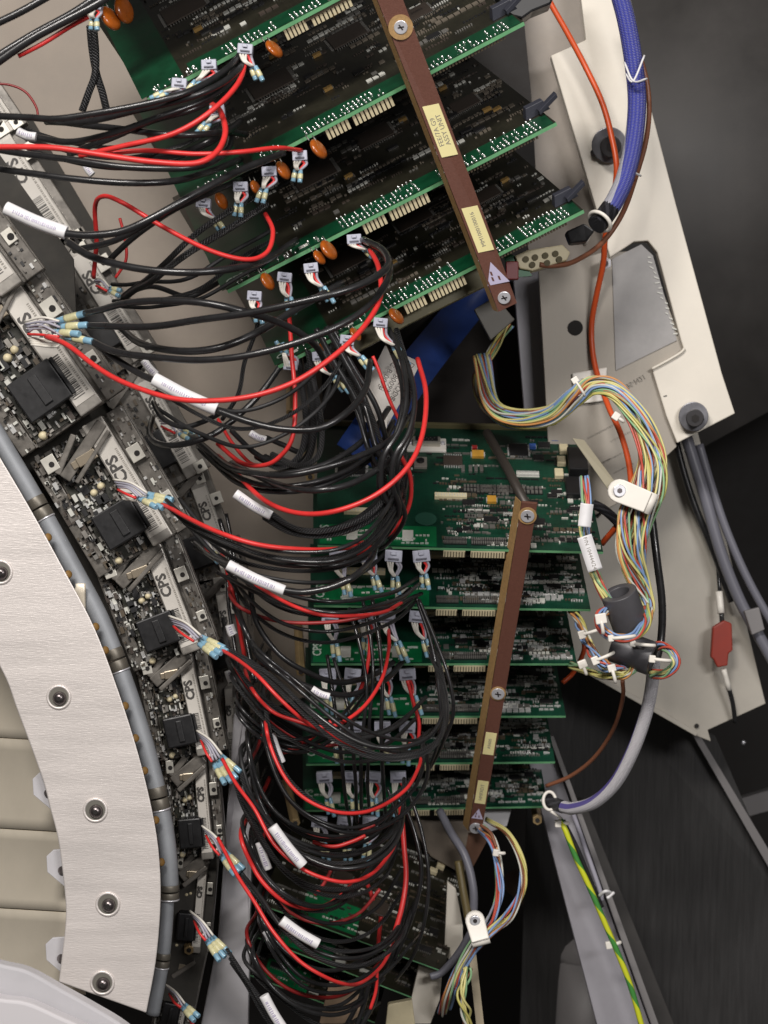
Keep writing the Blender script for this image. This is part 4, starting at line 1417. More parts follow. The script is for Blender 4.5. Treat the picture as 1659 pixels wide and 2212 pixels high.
def bundle(label, n, spread, m, r, d, pts, seed=0):
    rr = random.Random(seed)
    hor = abs(pts[-1][1] - pts[0][1]) > 2.2 * abs(pts[-1][0] - pts[0][0])
    for i in range(n):
        q = (i - (n - 1) / 2) / max(1, (n - 1) / 2)
        if hor:
            du, dv = q * spread + rr.uniform(-0.2, 0.2) * spread, rr.uniform(-0.4, 0.4) * spread
        else:
            du, dv = rr.uniform(-0.3, 0.3) * spread + q * spread * 0.3, q * spread + rr.uniform(-0.2, 0.2) * spread
        wob = (rr.uniform(3, 10), rr.uniform(3, 10), rr.uniform(2, 6), rr.uniform(0, 6))
        k_ = rr.uniform(-0.09, 0.09)
        (ua, va), (ub, vb) = pts[0][:2], pts[-1][:2]
        pp = [(p[0] + (p[0] - (ua + (ub - ua) * j / (len(pts) - 1))) * k_, p[1] + (p[1] - (va + (vb - va) * j / (len(pts) - 1))) * k_) for j, p in enumerate(pts)]
        mb = MB()
        mm = m if not isinstance(m, (list, tuple)) else m[i % len(m)]
        mb.tube(roughen(smooth_path(path3(lead_in(pp) if (d if isinstance(d, float) else d[0]) > 1.945 else pp, d, du, dv, rr.uniform(-0.014, 0.014), wob), 8), px(1.8), seed * 31 + i), px(r * rr.uniform(0.88, 1.06), 1.9), 8)
        tag(mb.build('black_cable', mm), '%s, %s' % (label, (ORDH if hor else ORD)[n][i]), 'cable', label[:60])


def marker(u0, v0, u1, v1, d, r, label, d1=None):
    """white printed marker sleeve on a cable"""
    t = thing('marker_sleeve', label, 'cable marker', P((u0 + u1) / 2, (v0 + v1) / 2, d))
    a, b = P(u0, v0, d), P(u1, v1, d if d1 is None else d1)
    mid = (a + b) / 2 + Vector((0, 0, -px(3)))
    mb = MB(); mb.tube(smooth_path([a, mid, b], 5), px(r, d), 14); mb.build('sleeve', M_MARK, t, 0.0004)
    ax = (b - a).normalized()
    nn = (Vector((0, -1, 0)) - ax * ax.dot(Vector((0, -1, 0)))).normalized()
    sd = ax.cross(nn)
    L = (b - a).length
    mb = MB()
    rr = random.Random(int(u0))
    x = L * 0.15
    while x < L * 0.85:
        w = rr.uniform(0.0006, 0.0012)
        h = rr.uniform(0.0012, 0.0020)
        mb.box(a + ax * x + Vector((0, 0, -px(3) * math.sin(math.pi * x / L))) + nn * (px(r, d) + 0.00005), ax * w / 2, sd * h, nn * 0.00015)
        x += w + rr.uniform(0.0006, 0.0016)
    s = mb.build('printed_code', M_PRINT, t); s['kind'] = 'stuff'


def solder_sleeve(p0, p1, r, parent):
    d = p1 - p0
    mb = MB()
    pts = [p0, p0 + d * 0.04, p0 + d * 0.30, p0 + d * 0.70, p0 + d * 0.96, p1]
    mb.tube(pts, [r * 0.7, r * 0.9, r, r, r * 1.0, r * 0.85], 10)
    s = mb.build('solder_sleeve', M_CRBLUE, parent)
    mb = MB()
    mb.tube([p0 + d * 0.30, p0 + d * 0.36, p0 + d * 0.66, p0 + d * 0.72], [r * 1.02, r * 1.12, r * 1.12, r * 1.02], 10)
    mb.build('flux_band', M_CRYEL, s)


def fan(start, ends, d0, d1, label, spread=26, nl=4, nw=4, sl=58, r=6.0, tang=None):
    """wires leaving a module connector and gathered into crimp sleeves"""
    u, v = start
    t = thing('wire_fan', label, 'wire harness', P(u, v, d0), 'wire fans at the detector connectors')
    ta = tang or (0.5, 0.86)
    k = len(ends)
    for i, (eu, ev) in enumerate(ends):
        e = P(eu, ev, d1 - 0.004 * i)
        s0 = P(u + (eu - u) * 0.45, v + (ev - v) * 0.45, d0 - 0.012)
        dr = (e - s0)
        L = min(dr.length, px(sl))
        s0 = e - dr.normalized() * L
        solder_sleeve(s0, e, px(r), t)
    for i in range(nl):
        f = (i - (nl - 1) / 2) / nl
        a = P(u + ta[0] * spread * f, v + ta[1] * spread * f - 6, d0)
        eu, ev = ends[i % k]
        b = P(u + (eu - u) * 0.55, v + (ev - v) * 0.5, d1 + 0.002)
        m = (a + b) / 2 + Vector((px(3), -0.006, px(7)))
        mb = MB(); mb.tube(smooth_path([a, m, b], 6), px(2.6), 7); mb.build('lilac_wire', M_LAV if i else M_WHITEW, t)
    for i in range(nw):
        a = P(u + ta[0] * (spread * 0.5 + 4 + i * 5), v + ta[1] * (spread * 0.5 + 4 + i * 5), d0 - 0.002 * i)
        eu, ev = ends[-1]
        b = P(u + (eu - u) * 0.42 + 3 * i, v + (ev - v) * 0.42 - i, d1 + 0.004)
        m = P((u * 0.55 + eu * 0.45) + i, v + ta[1] * (spread * 0.5 + 6 + i * 5) + 2, d0 - 0.014)
        mb = MB(); mb.tube(smooth_path([a, m, b], 6), px(2.8), 7); mb.build('white_wire', M_WHITEW, t)
    a = P(u + ta[0] * spread * 0.35, v + ta[1] * spread * 0.35, d0)
    b = P(u + (ends[-1][0] - u) * 0.5, v + (ends[-1][1] - v) * 0.5 + 3, d1)
    mb = MB(); mb.tube(smooth_path([a, (a + b) / 2 + Vector((0, -0.008, 0)), b], 6), px(3), 7); mb.build('red_wire', M_RED, t)


fan((57, 712), [(187, 676), (190, 702), (172, 722), (200, 738)], 1.885, 1.86, 'wires in blue and yellow crimps at the long-label module', 30, 5, 4, 74, 7.5, (0.3, 0.95))
fan((250, 1050), [(374, 1080), (370, 1090), (352, 1098), (338, 1096)], 1.915, 1.89, 'wires in blue and yellow crimps at the second front module', 26, 4, 4, 62, 6.5)
fan((370, 1345), [(486, 1400), (492, 1408), (478, 1412), (468, 1420)], 1.93, 1.90, 'wires in bright yellow crimps at the third front module', 26, 4, 4, 66, 6.5)
fan((430, 1592), [(520, 1668), (512, 1682), (500, 1690), (486, 1694)], 1.945, 1.92, 'wires in blue and yellow crimps at the fourth front module', 24, 4, 4, 62, 6)
fan((441, 1798), [(528, 1878), (518, 1884), (508, 1892)], 1.955, 1.93, 'pale wires in crimps beside the third ring screw', 24, 4, 3, 64, 6)
fan((415, 1982), [(498, 2060), (486, 2068), (474, 2076)], 1.965, 1.94, 'pale wires in yellow crimps beside the fourth ring screw', 24, 5, 2, 64, 6)
fan((362, 2140), [(430, 2196), (420, 2206)], 1.975, 1.95, 'pale wires in crimps at the bottom of the ring', 22, 5, 2, 50, 6)
fan((205, 612), [(262, 628), (258, 640)], 2.06, 2.04, 'dull crimped wires at a rear module behind the upper cables', 18, 3, 3, 36, 5)
fan((345, 915), [(420, 932), (428, 944), (410, 950)], 2.06, 2.03, 'dull crimped wires at the rear module below the big marker', 20, 3, 4, 46, 6)
fan((437, 1170), [(478, 1208), (470, 1216)], 2.07, 2.05, 'dull crimped wires behind the second long marker', 18, 3, 4, 40, 5)

# --- upper left cables
BL = M_BLACK
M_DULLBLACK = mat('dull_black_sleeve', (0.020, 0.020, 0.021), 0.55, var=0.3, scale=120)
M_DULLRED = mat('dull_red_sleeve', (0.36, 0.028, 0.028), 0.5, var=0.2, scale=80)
def CU(label, pts, d=(1.84, 1.74, 1.82), r=7, m=BL, **kw):
    return K(label, m, r, d, pts, **kw)


CU('black cable crossing the extreme top left corner', [(-30, 62), (40, 28), (110, -12)], 1.72, 8)
CU('thick black cable slanting up to the top edge, upper left', [(-30, 150), (60, 90), (140, 45), (215, 5), (260, -25)], 1.72, 9)
CU('second thick black cable slanting beside the red one, upper left', [(-30, 136), (60, 80), (150, 32), (210, -6), (250, -30)], 1.735, 8)
CU('short red cable under the slanting black cables, upper left', [(40, 122), (95, 92), (150, 58), (190, 36)], 1.745, 5, M_RED)
CU('thin dark red wire curling at the left edge', [(-20, 180), (20, 184), (55, 200), (78, 232), (82, 260)], 1.85, 2.6, mat('dark_red_jacket', (0.22, 0.012, 0.012), 0.4), name='red_cable')
CU('black braided cable hanging from the top, left fork', [(202, 55), (206, 110), (205, 160), (192, 200), (178, 240)], 1.86, 8, M_BRAID)
CU('black braided cable hanging from the top, right fork', [(196, 55), (200, 110), (208, 160), (220, 200), (232, 250)], 1.865, 8, M_BRAID)
CU('grey-lit black cable running level to the top board, upper one', [(-30, 250), (60, 253), (130, 256), (255, 236), (380, 208), (450, 178), (500, 140), (525, 108)], (1.76, 1.72, 1.80))
CU('black cable just under the level one to the top board', [(100, 262), (190, 262), (300, 238), (400, 214), (470, 185), (516, 150), (540, 118)], (1.80, 1.73, 1.80))
CU('black cable bending below the top board end', [(120, 262), (230, 276), (330, 287), (420, 290), (488, 284), (520, 262)], (1.82, 1.75, 1.82))
CU('black cable rising from the small marker to the top board', [(75, 298), (150, 306), (230, 292), (330, 258), (430, 222), (498, 176), (535, 130)], (1.80, 1.74, 1.80))
CU('black cable crossing over the red crossing, upper left', [(150, 335), (230, 300), (330, 262), (420, 235), (480, 190), (505, 150)], (1.82, 1.745, 1.81))
CU('black cable passing under the red loop to the left edge', [(-30, 318), (60, 334), (165, 346), (280, 362), (390, 364), (455, 350), (492, 320), (500, 290)], (1.80, 1.75, 1.83))
CU('lowest level black cable of the upper left sheaf', [(-30, 360), (40, 370), (150, 386), (280, 394), (380, 391), (450, 372), (520, 345)], (1.78, 1.74, 1.84))
CU('black cable tucked behind the upper red loop', [(300, 348), (380, 335), (450, 305), (490, 285), (530, 290)], (1.82, 1.78, 1.85))
CU('bright red cable entering level from the left edge', [(-30, 317), (60, 318), (130, 321), (220, 333), (330, 350), (420, 353), (468, 328), (487, 285), (475, 240), (458, 226)], (1.74, 1.715, 1.80), 6, M_RED)
CU('red cable climbing steeply to the top board', [(170, 337), (270, 315), (370, 290), (455, 240), (515, 180), (531, 110)], (1.76, 1.735, 1.79), 5.5, M_RED)
CU('red cable running nearly level to the second slanted board', [(235, 332), (320, 326), (420, 332), (520, 328), (600, 320), (652, 324)], (1.76, 1.75, 1.82), 5, M_RED)
CU('black cable from the large left marker to the second board', [(140, 505), (190, 509), (260, 500), (330, 470), (420, 420), (520, 368), (612, 330)], (1.76, 1.75, 1.82), 8)
CU('black cable partly hidden beside the marker cable', [(160, 540), (250, 520), (340, 470), (430, 425), (520, 390)], (1.84, 1.78, 1.84), 7)
CU('red cable looping in a wide S at the upper left', [(203, 600), (208, 520), (205, 445), (222, 423), (262, 437), (350, 488), (450, 541), (530, 560), (576, 544), (589, 500), (574, 462)], (1.86, 1.77, 1.84), 5, M_RED)
CU('thin red cable hanging behind the marker cable', [(258, 470), (268, 510), (272, 560), (250, 600)], 1.98, 3.5, M_RED)
CU('black cable curving low from the left to the third board', [(145, 520), (200, 556), (290, 580), (400, 588), (510, 578), (580, 558), (640, 520)], (1.82, 1.76, 1.88), 8)
CU('straight black cable slanting up through the red loop', [(238, 560), (300, 505), (370, 455), (450, 415)], (1.92, 1.80), 7)
bundle('black braided cable slanting up to the third slanted board', 2, 15, M_BRAID, 7, (1.96, 1.80, 1.85), [(270, 640), (340, 590), (420, 522), (500, 470), (570, 430)], 3)
CU('black cable looping behind the braided pair', [(270, 636), (330, 620), (400, 640), (440, 628), (500, 590), (560, 540)], (2.02, 1.95, 1.9), 6)

# --- from the long-label module
CU('black cable arching from the top crimp of the long-label module', [(184, 677), (255, 659), (345, 649), (436, 654), (527, 673), (610, 700), (680, 745), (715, 800)], (1.86, 1.76, 1.87), 7.5)
CU('black cable running from the second crimp up to the third board', [(188, 703), (300, 706), (420, 693), (550, 672), (680, 646), (780, 615), (836, 578), (826, 540), (784, 518)], (1.86, 1.74, 1.86), 7.5)
CU('black cable sagging below the two upper ones', [(168, 722), (240, 756), (330, 772), (440, 777), (560, 763), (690, 722), (780, 675), (832, 615), (842, 570), (810, 540)], (1.87, 1.75, 1.86), 7.5)
CU('black cable in the inner sag behind the long-label module', [(255, 700), (300, 738), (380, 759), (470, 752), (560, 716), (640, 668), (740, 610)], (1.95, 1.80, 1.88), 8)
CU('black cable leading into the big slanted marker', [(196, 736), (240, 768), (300, 806), (340, 826)], (1.86, 1.80), 7)
CU('black cable leaving the big slanted marker to the right', [(468, 886), (540, 912), (610, 926), (690, 925), (750, 890), (790, 840), (800, 780)], (1.80, 1.78, 1.86), 7)
CU('large red cable sagging from the long-label module to the third board', [(100, 727), (140, 742), (200, 787), (280, 832), (370, 859), (470, 866), (560, 852), (650, 818), (730, 762), (790, 700), (822, 640), (818, 580), (800, 540)], (1.86, 1.72, 1.85), 5.5, M_RED)
CU('red cable hanging straight down beside the slanted boards', [(622, 600), (624, 670), (631, 760), (637, 850), (630, 945), (600, 990), (565, 1005), (520, 998), (470, 960)], (1.92, 1.86, 1.92), 5, M_RED)
bundle('dark braided cable hanging beside the straight red one', 3, 14, M_BRAID, 6.5, (1.93, 1.9, 1.95), [(655, 760), (665, 840), (672, 920), (662, 985), (625, 1012), (575, 990)], 4)
CU('black cable bending round under the big marker', [(332, 868), (352, 905), (395, 922), (440, 910), (480, 890)], (1.98, 1.92, 1.9), 6)
CU('black cable circling below the dull rear crimps', [(330, 900), (325, 945), (365, 962), (430, 950), (485, 920), (560, 855), (620, 770)], (2.02, 1.9, 1.93), 7)
CU('thin dark braided cable hanging over the plate at centre left', [(560, 640), (555, 700), (528, 780), (515, 850), (480, 905)], (1.98, 1.95, 1.98), 5, M_BRAID)
CU('red wire under the dull rear crimps', [(470, 905), (500, 955), (540, 1000), (575, 1006)], (2.0, 1.95), 4, M_RED)
bundle('black cable sloping right from the dull rear crimps', 3, 15, BL, 6.5, (2.03, 1.88, 1.96), [(420, 945), (470, 1000), (540, 1040), (640, 1045), (730, 1020), (810, 965), (850, 900)], 5)
CU('black cable ending in the small marker beside the plate', [(575, 946), (610, 962), (648, 975), (668, 940), (672, 880)], (1.98, 1.94), 6)
CU('black cable curling below the small marker', [(500, 930), (560, 985), (625, 1005), (665, 980), (690, 900), (720, 820)], (1.98, 1.92, 1.92), 6)

# --- big loop hanging from the lowest slanted board
bundle('black cable in the thick loop below the lowest slanted board', 5, 13, [BL, BL, M_BRAID], 6, (1.92, 1.84, 1.98), [(846, 720), (876, 790), (888, 860), (874, 930), (842, 985), (836, 1050), (850, 1110), (815, 1170), (770, 1200)], 6)
bundle('black cable gathered down the middle into the level boards', 4, 15, [BL, M_BRAID], 5.5, (1.93, 1.90, 2.0), [(720, 760), (760, 830), (800, 910), (825, 980), (862, 1050), (858, 1110), (820, 1160)], 7)
bundle('black cable slanting through the white paper tag', 3, 20, BL, 6.5, (1.9, 1.92), [(700, 700), (740, 780), (790, 870), (815, 960), (840, 1020)], 8)
CU('red cable falling into the loop beside the white tag', [(805, 770), (818, 800), (840, 860), (868, 920)], 1.93, 4, M_RED)
CU('black cable sweeping left from the loop, shiny upper one', [(880, 900), (850, 945), (790, 980), (712, 1008), (621, 1026), (549, 1022), (490, 1005), (430, 955)], (1.90, 1.82, 1.98), 7)
CU('black cable sweeping left from the loop, shiny lower one', [(892, 930), (850, 990), (770, 1040), (700, 1058), (640, 1056), (570, 1035), (500, 1000)], (1.90, 1.81, 1.96), 7)
CU('red cable in the wide sweep below the loop', [(902, 775), (920, 850), (912, 940), (880, 1010), (810, 1070), (720, 1105), (640, 1108), (570, 1080), (510, 1022), (470, 985)], (1.90, 1.80, 1.97), 5.5, M_RED)
CU('red cable falling from the loop to the level boards', [(866, 985), (886, 1030), (884, 1090), (855, 1140), (800, 1180), (760, 1200)], (1.90, 1.94), 5, M_RED)
CU('black cable leaving the short marker', [(582, 1112), (620, 1138), (680, 1148), (745, 1135), (800, 1100), (840, 1050)], (1.9, 1.86, 1.93), 7)
bundle('black cable in the short-marker sweep over the top level board', 2, 10, M_BRAID, 6.5, (1.9, 1.86, 1.93), [(575, 1118), (640, 1150), (720, 1150), (800, 1115), (850, 1050), (868, 980)], 9)

# --- second front module to the level boards
bundle('black cable in the sheaf from the second front module', 4, 13, [BL, M_BRAID, BL], 4.6, (1.89, 1.80, 1.97), [(368, 1092), (420, 1132), (490, 1165), (570, 1190), (650, 1200), (720, 1195), (785, 1165), (840, 1105), (866, 1040), (872, 980)], 10)
CU('red cable in the sheaf from the second front module', [(350, 1090), (400, 1115), (470, 1150), (560, 1176), (660, 1188), (740, 1184), (790, 1170)], (1.89, 1.79, 1.9), 5, M_RED)
CU('black cable leaving the long slanted marker', [(612, 1275), (660, 1279), (720, 1266), (770, 1240), (805, 1200), (815, 1160)], (1.80, 1.80, 1.95), 7)
bundle('black cable leading to the long slanted marker', 2, 9, [BL, M_BRAID], 4.6, (1.95, 1.80), [(420, 1180), (460, 1200), (505, 1225)], 11)
bundle('black cable in the sag across the second level board', 3, 14, BL, 4.6, (1.96, 1.86, 1.98), [(470, 1215), (540, 1262), (620, 1302), (700, 1318), (780, 1316), (860, 1296), (915, 1262)], 12)
CU('red cable in the sag across the second level board', [(500, 1232), (560, 1268), (620, 1302), (690, 1327), (770, 1332), (830, 1320), (872, 1300)], (1.95, 1.83, 1.95), 4.2, M_RED)
bundle('black cable in the sag across the third level board', 3, 14, [M_BRAID, BL], 4.6, (2.0, 1.90, 2.02), [(500, 1230), (545, 1290), (610, 1338), (690, 1358), (770, 1350), (850, 1325), (900, 1290)], 13)
bundle('thin black cable falling beside the rear modules', 3, 12, BL, 4.6, (2.06, 2.0), [(480, 1120), (500, 1200), (505, 1290), (525, 1390), (540, 1470)], 14)
CU('red cable falling beside the rear modules, upper', [(496, 1255), (508, 1310), (520, 1380), (528, 1420)], 2.02, 5, M_RED)
CU('black cable drooping over the plate corner', [(540, 1270), (552, 1340), (600, 1410), (660, 1450), (730, 1475), (800, 1460), (850, 1430)], (2.0, 1.94, 2.04), 6.5)
CU('black cable drooping below the plate corner', [(515, 1330), (560, 1420), (620, 1462), (690, 1490), (760, 1500), (830, 1470), (870, 1430)], (2.0, 1.92, 2.04), 6.5)

# --- third front module
bundle('black cable in the long slope from the third front module', 3, 12, [M_BRAID, BL], 4.6, (1.90, 1.80, 1.99), [(485, 1408), (540, 1440), (600, 1490), (660, 1545), (730, 1600), (810, 1632), (890, 1630), (945, 1600), (966, 1540), (956, 1460), (930, 1400)], 15)
bundle('black cable in the upper slope over the fourth level board', 2, 14, BL, 4.6, (1.96, 1.86, 2.02), [(560, 1400), (640, 1470), (720, 1535), (800, 1585), (870, 1605), (930, 1595), (965, 1540)], 16)
CU('red cable in the long slope from the third front module', [(480, 1404), (520, 1430), (560, 1462), (610, 1515), (660, 1560), (720, 1590), (790, 1624)], (1.9, 1.81, 1.9), 4.2, M_RED)
CU('red cable curving back up through the fourth level board', [(540, 1480), (585, 1534), (640, 1558), (695, 1571), (740, 1560), (790, 1522), (825, 1465), (840, 1400), (840, 1360)], (1.94, 1.87, 2.02), 4.2, M_RED)
CU('red cable crossing low under the braided slope', [(600, 1628), (650, 1612), (690, 1580), (715, 1560)], 1.93, 5, M_RED)
bundle('black cable in the low crossing under the braided slope', 3, 12, BL, 4.6, (1.98, 1.92, 2.05), [(520, 1520), (580, 1580), (640, 1600), (700, 1580), (760, 1530), (800, 1480)], 17)
CU('red cable hanging from a plug of the second level board', [(795, 1340), (798, 1400), (790, 1460), (770, 1510)], 2.0, 4.5, M_RED)
CU('red cable hanging from a plug of the third level board', [(880, 1470), (893, 1520), (905, 1560), (905, 1600)], 2.03, 4.5, M_RED)
bundle('dark cable hanging down the right of the plugs', 2, 11, BL, 4.6, (1.98, 1.96, 2.05), [(905, 1290), (935, 1370), (955, 1450), (965, 1540), (950, 1610), (930, 1660)], 18)
bundle('dark cable hanging down between the plugs', 3, 26, BL, 4.6, (2.0, 1.97, 2.08), [(780, 1300), (800, 1390), (810, 1480), (805, 1570), (800, 1660), (805, 1760)], 19)
bundle('dark cable hanging left among the plugs', 2, 20, BL, 4.6, (2.02, 1.99, 2.1), [(720, 1420), (735, 1500), (745, 1580), (750, 1680), (760, 1780)], 20)

# --- fourth front module
bundle('black cable in the loop from the fourth front module', 3, 12, [BL, M_BRAID], 4.6, (1.92, 1.84, 2.02), [(515, 1690), (550, 1745), (600, 1805), (660, 1848), (730, 1870), (800, 1858), (850, 1815), (870, 1755), (872, 1690)], 21)
CU('red cable in the loop from the fourth front module', [(480, 1640), (510, 1690), (549, 1747), (590, 1822), (650, 1874), (705, 1899), (755, 1905), (805, 1885), (845, 1840), (862, 1790), (866, 1740)], (1.91, 1.83, 2.0), 4.2, M_RED)
bundle('black cable in the loop above the fourth module loop', 3, 11, [M_BRAID, BL, BL], 4.6, (1.96, 1.87, 2.02), [(570, 1530), (585, 1610), (618, 1690), (670, 1740), (740, 1768), (810, 1760), (870, 1722), (908, 1670), (916, 1620)], 22)
CU('red cable in the loop above the fourth module loop', [(575, 1560), (586, 1610), (614, 1674), (654, 1721), (712, 1752), (767, 1758), (821, 1743), (876, 1707), (905, 1656), (913, 1625)], (1.93, 1.85, 2.0), 4.2, M_RED)
bundle('black cable in the deep dark loop at lower centre', 3, 17, BL, 4.6, (1.99, 1.93, 2.06), [(540, 1600), (565, 1700), (610, 1770), (680, 1810), (760, 1815), (830, 1780), (860, 1720)], 23)
CU('short red cable in the deep dark loop', [(675, 1818), (720, 1828), (760, 1818), (790, 1805)], 1.95, 4.5, M_RED)
CU('thick red cable falling at lower centre', [(862, 1740), (872, 1820), (878, 1890), (868, 1960), (846, 2040)], (2.0, 1.96), 6, M_RED)
CU('short red cable piece below the lower loops', [(792, 1905), (800, 1925), (806, 1945)], 1.98, 5, M_RED)
CU('red cable glimpsed deep among the lower boards', [(822, 1980), (820, 2010), (818, 2040)], 2.02, 5, M_RED)
bundle('dark cable falling thickly at lower centre', 3, 20, BL, 4.6, (2.0, 1.98, 2.06), [(860, 1700), (890, 1790), (905, 1880), (895, 1970), (870, 2050), (830, 2110)], 24)

# --- fifth, sixth, seventh modules
bundle('black braided cable in the loop from the fifth front module', 4, 12, [M_BRAID, BL], 4.6, (1.93, 1.86, 2.02), [(522, 1885), (560, 1935), (610, 2000), (670, 2050), (740, 2075), (805, 2065), (860, 2020), (885, 1950)], 25)
CU('red cable in the loop from the fifth front module', [(470, 1810), (505, 1875), (545, 1940), (585, 2009), (640, 2070), (694, 2107), (741, 2126), (780, 2122), (822, 2090), (850, 2040)], (1.93, 1.85, 2.0), 4.2, M_RED)
CU('red cable in the middle lower loop', [(520, 1800), (549, 1878), (585, 1925), (625, 1952), (680, 1962), (725, 1944), (770, 1900)], (1.96, 1.89, 2.0), 5, M_RED)
bundle('black cable in the middle lower loop', 3, 12, [BL, M_BRAID], 4.6, (1.97, 1.90, 2.04), [(530, 1790), (560, 1870), (605, 1925), (660, 1955), (720, 1950), (780, 1900), (830, 1840)], 26)
bundle('black cable in the upper lower loop', 3, 12, [M_BRAID, BL], 4.6, (1.97, 1.90, 2.04), [(520, 1700), (560, 1800), (610, 1880), (680, 1925), (760, 1928), (820, 1890), (855, 1830)], 27)
bundle('black braided cable falling to the bottom edge', 3, 11, [M_BRAID], 4.6, (1.94, 1.88), [(492, 2068), (530, 2120), (575, 2180), (620, 2250)], 28)
bundle('dark red-brown cable in the tangle at the bottom', 3, 18, [mat('dark_red_jacket', (0.22, 0.012, 0.012), 0.4), BL, BL], 5, (2.0, 1.95, 2.05), [(540, 2040), (575, 2110), (640, 2160), (720, 2175), (780, 2150), (830, 2090)], 29)
bundle('black cable in the tangle at the bottom centre', 3, 16, BL, 4.6, (2.0, 1.94, 2.05), [(560, 1990), (600, 2060), (660, 2110), (740, 2120), (820, 2080), (880, 2010)], 30)
CU('red cable at the very bottom near the ring', [(385, 2170), (410, 2200), (425, 2240)], 1.97, 4.5, M_RED)
CU('red cable dropping among the bottom boards', [(815, 2095), (812, 2140), (800, 2180)], 2.0, 4, M_RED)
bundle('dark cable hanging at the bottom centre', 3, 12, BL, 6, 2.02, [(800, 2100), (790, 2160), (760, 2230)], 31)

for (lab, n_, sp_, d_, pts_, sd_) in (
        ('thin dull cable tangled behind the second module sheaf', 3, 24, (1.98, 1.9, 2.0), [(400, 1110), (480, 1190), (570, 1225), (680, 1235), (780, 1210), (850, 1150)], 51),
        ('thin dull cable tangled behind the third module slope', 4, 28, (2.0, 1.9, 2.05), [(500, 1440), (560, 1520), (640, 1580), (740, 1615), (840, 1600), (915, 1540)], 52),
        ('thin dull cable tangled behind the fourth module loop', 2, 28, (2.0, 1.92, 2.06), [(530, 1640), (560, 1740), (620, 1800), (710, 1835), (800, 1815), (860, 1750)], 53),
        ('thin dull cable tangled behind the fifth module loop', 2, 30, (2.0, 1.93, 2.06), [(545, 1830), (580, 1910), (640, 1985), (720, 2010), (800, 1980), (860, 1900)], 54),
        ('thin dull cable tangled at the dark bottom', 2, 30, (2.02, 1.97, 2.08), [(540, 2080), (600, 2140), (670, 2190), (740, 2190), (800, 2150)], 55),
        ('thin dull cable tangled among the upper left sheaf', 3, 26, (1.9, 1.8, 1.86), [(60, 300), (160, 330), (270, 340), (370, 320), (440, 290), (500, 250)], 56),
        ('thin dull cable rising to the third slanted board', 3, 26, (1.98, 1.86, 1.9), [(255, 640), (340, 640), (430, 620), (520, 560), (600, 520)], 57),
        ('thin dull cable sagging under the big red cable', 3, 26, (1.97, 1.86, 1.92), [(330, 850), (420, 900), (520, 930), (620, 900), (700, 830), (740, 760)], 58)):
    bundle(lab, n_, sp_, [M_DULLBLACK, M_BRAID], 4.6, d_, pts_, sd_)
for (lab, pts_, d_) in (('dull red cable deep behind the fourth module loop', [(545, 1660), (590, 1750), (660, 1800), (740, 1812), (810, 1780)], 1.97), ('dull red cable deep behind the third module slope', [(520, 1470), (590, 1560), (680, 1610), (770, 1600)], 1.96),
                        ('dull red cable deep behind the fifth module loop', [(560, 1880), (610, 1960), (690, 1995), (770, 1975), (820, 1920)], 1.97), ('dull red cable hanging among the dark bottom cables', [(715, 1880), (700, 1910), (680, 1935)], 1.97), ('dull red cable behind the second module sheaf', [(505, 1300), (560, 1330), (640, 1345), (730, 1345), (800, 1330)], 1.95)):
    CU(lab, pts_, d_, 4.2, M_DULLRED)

# --- markers
marker(12, 449, 143, 503, 1.76, 15, 'thick white marker sleeve at the left edge')
marker(38, 284, 78, 296, 1.79, 10, 'small white marker sleeve near the upper left edge')
marker(332, 818, 468, 884, 1.80, 15, 'big slanted white marker sleeve under the large red cable')
marker(310, 778, 338, 810, 1.95, 9, 'small white marker behind the big slanted one')
marker(508, 1066, 586, 1114, 1.88, 11, 'short white marker sleeve left of the top level board')
marker(492, 1220, 614, 1276, 1.80, 12, 'long white marker sleeve below the short one')
marker(585, 1585, 608, 1648, 1.90, 10, 'white marker sleeve beside the fifth level board')
marker(588, 1785, 655, 1870, 1.83, 12, 'white marker sleeve on the loop beside the lowest level board')
marker(560, 1820, 580, 1878, 1.92, 9, 'dim white marker left of the loop marker')
marker(608, 1988, 688, 2040, 1.86, 12, 'white marker sleeve on the lower loop')
marker(575, 2010, 600, 2045, 1.95, 10, 'dim grey marker beside the lower loop marker')
marker(570, 2150, 612, 2222, 1.87, 11, 'white marker sleeve at the bottom edge')
marker(674, 1488, 712, 1505, 1.92, 8, 'tiny white marker stub inside the braided slope')
marker(495, 1448, 503, 1470, 1.95, 11, 'stubby white marker below the third crimp bundle')
marker(496, 1350, 504, 1372, 1.97, 10, 'stubby white marker above the third crimp bundle')
marker(182, 352, 200, 378, 1.95, 8, 'tiny white marker behind the lowest level black cable')
marker(540, 935, 575, 950, 1.97, 8, 'faint lilac marker on the plate beside the hanging cables')

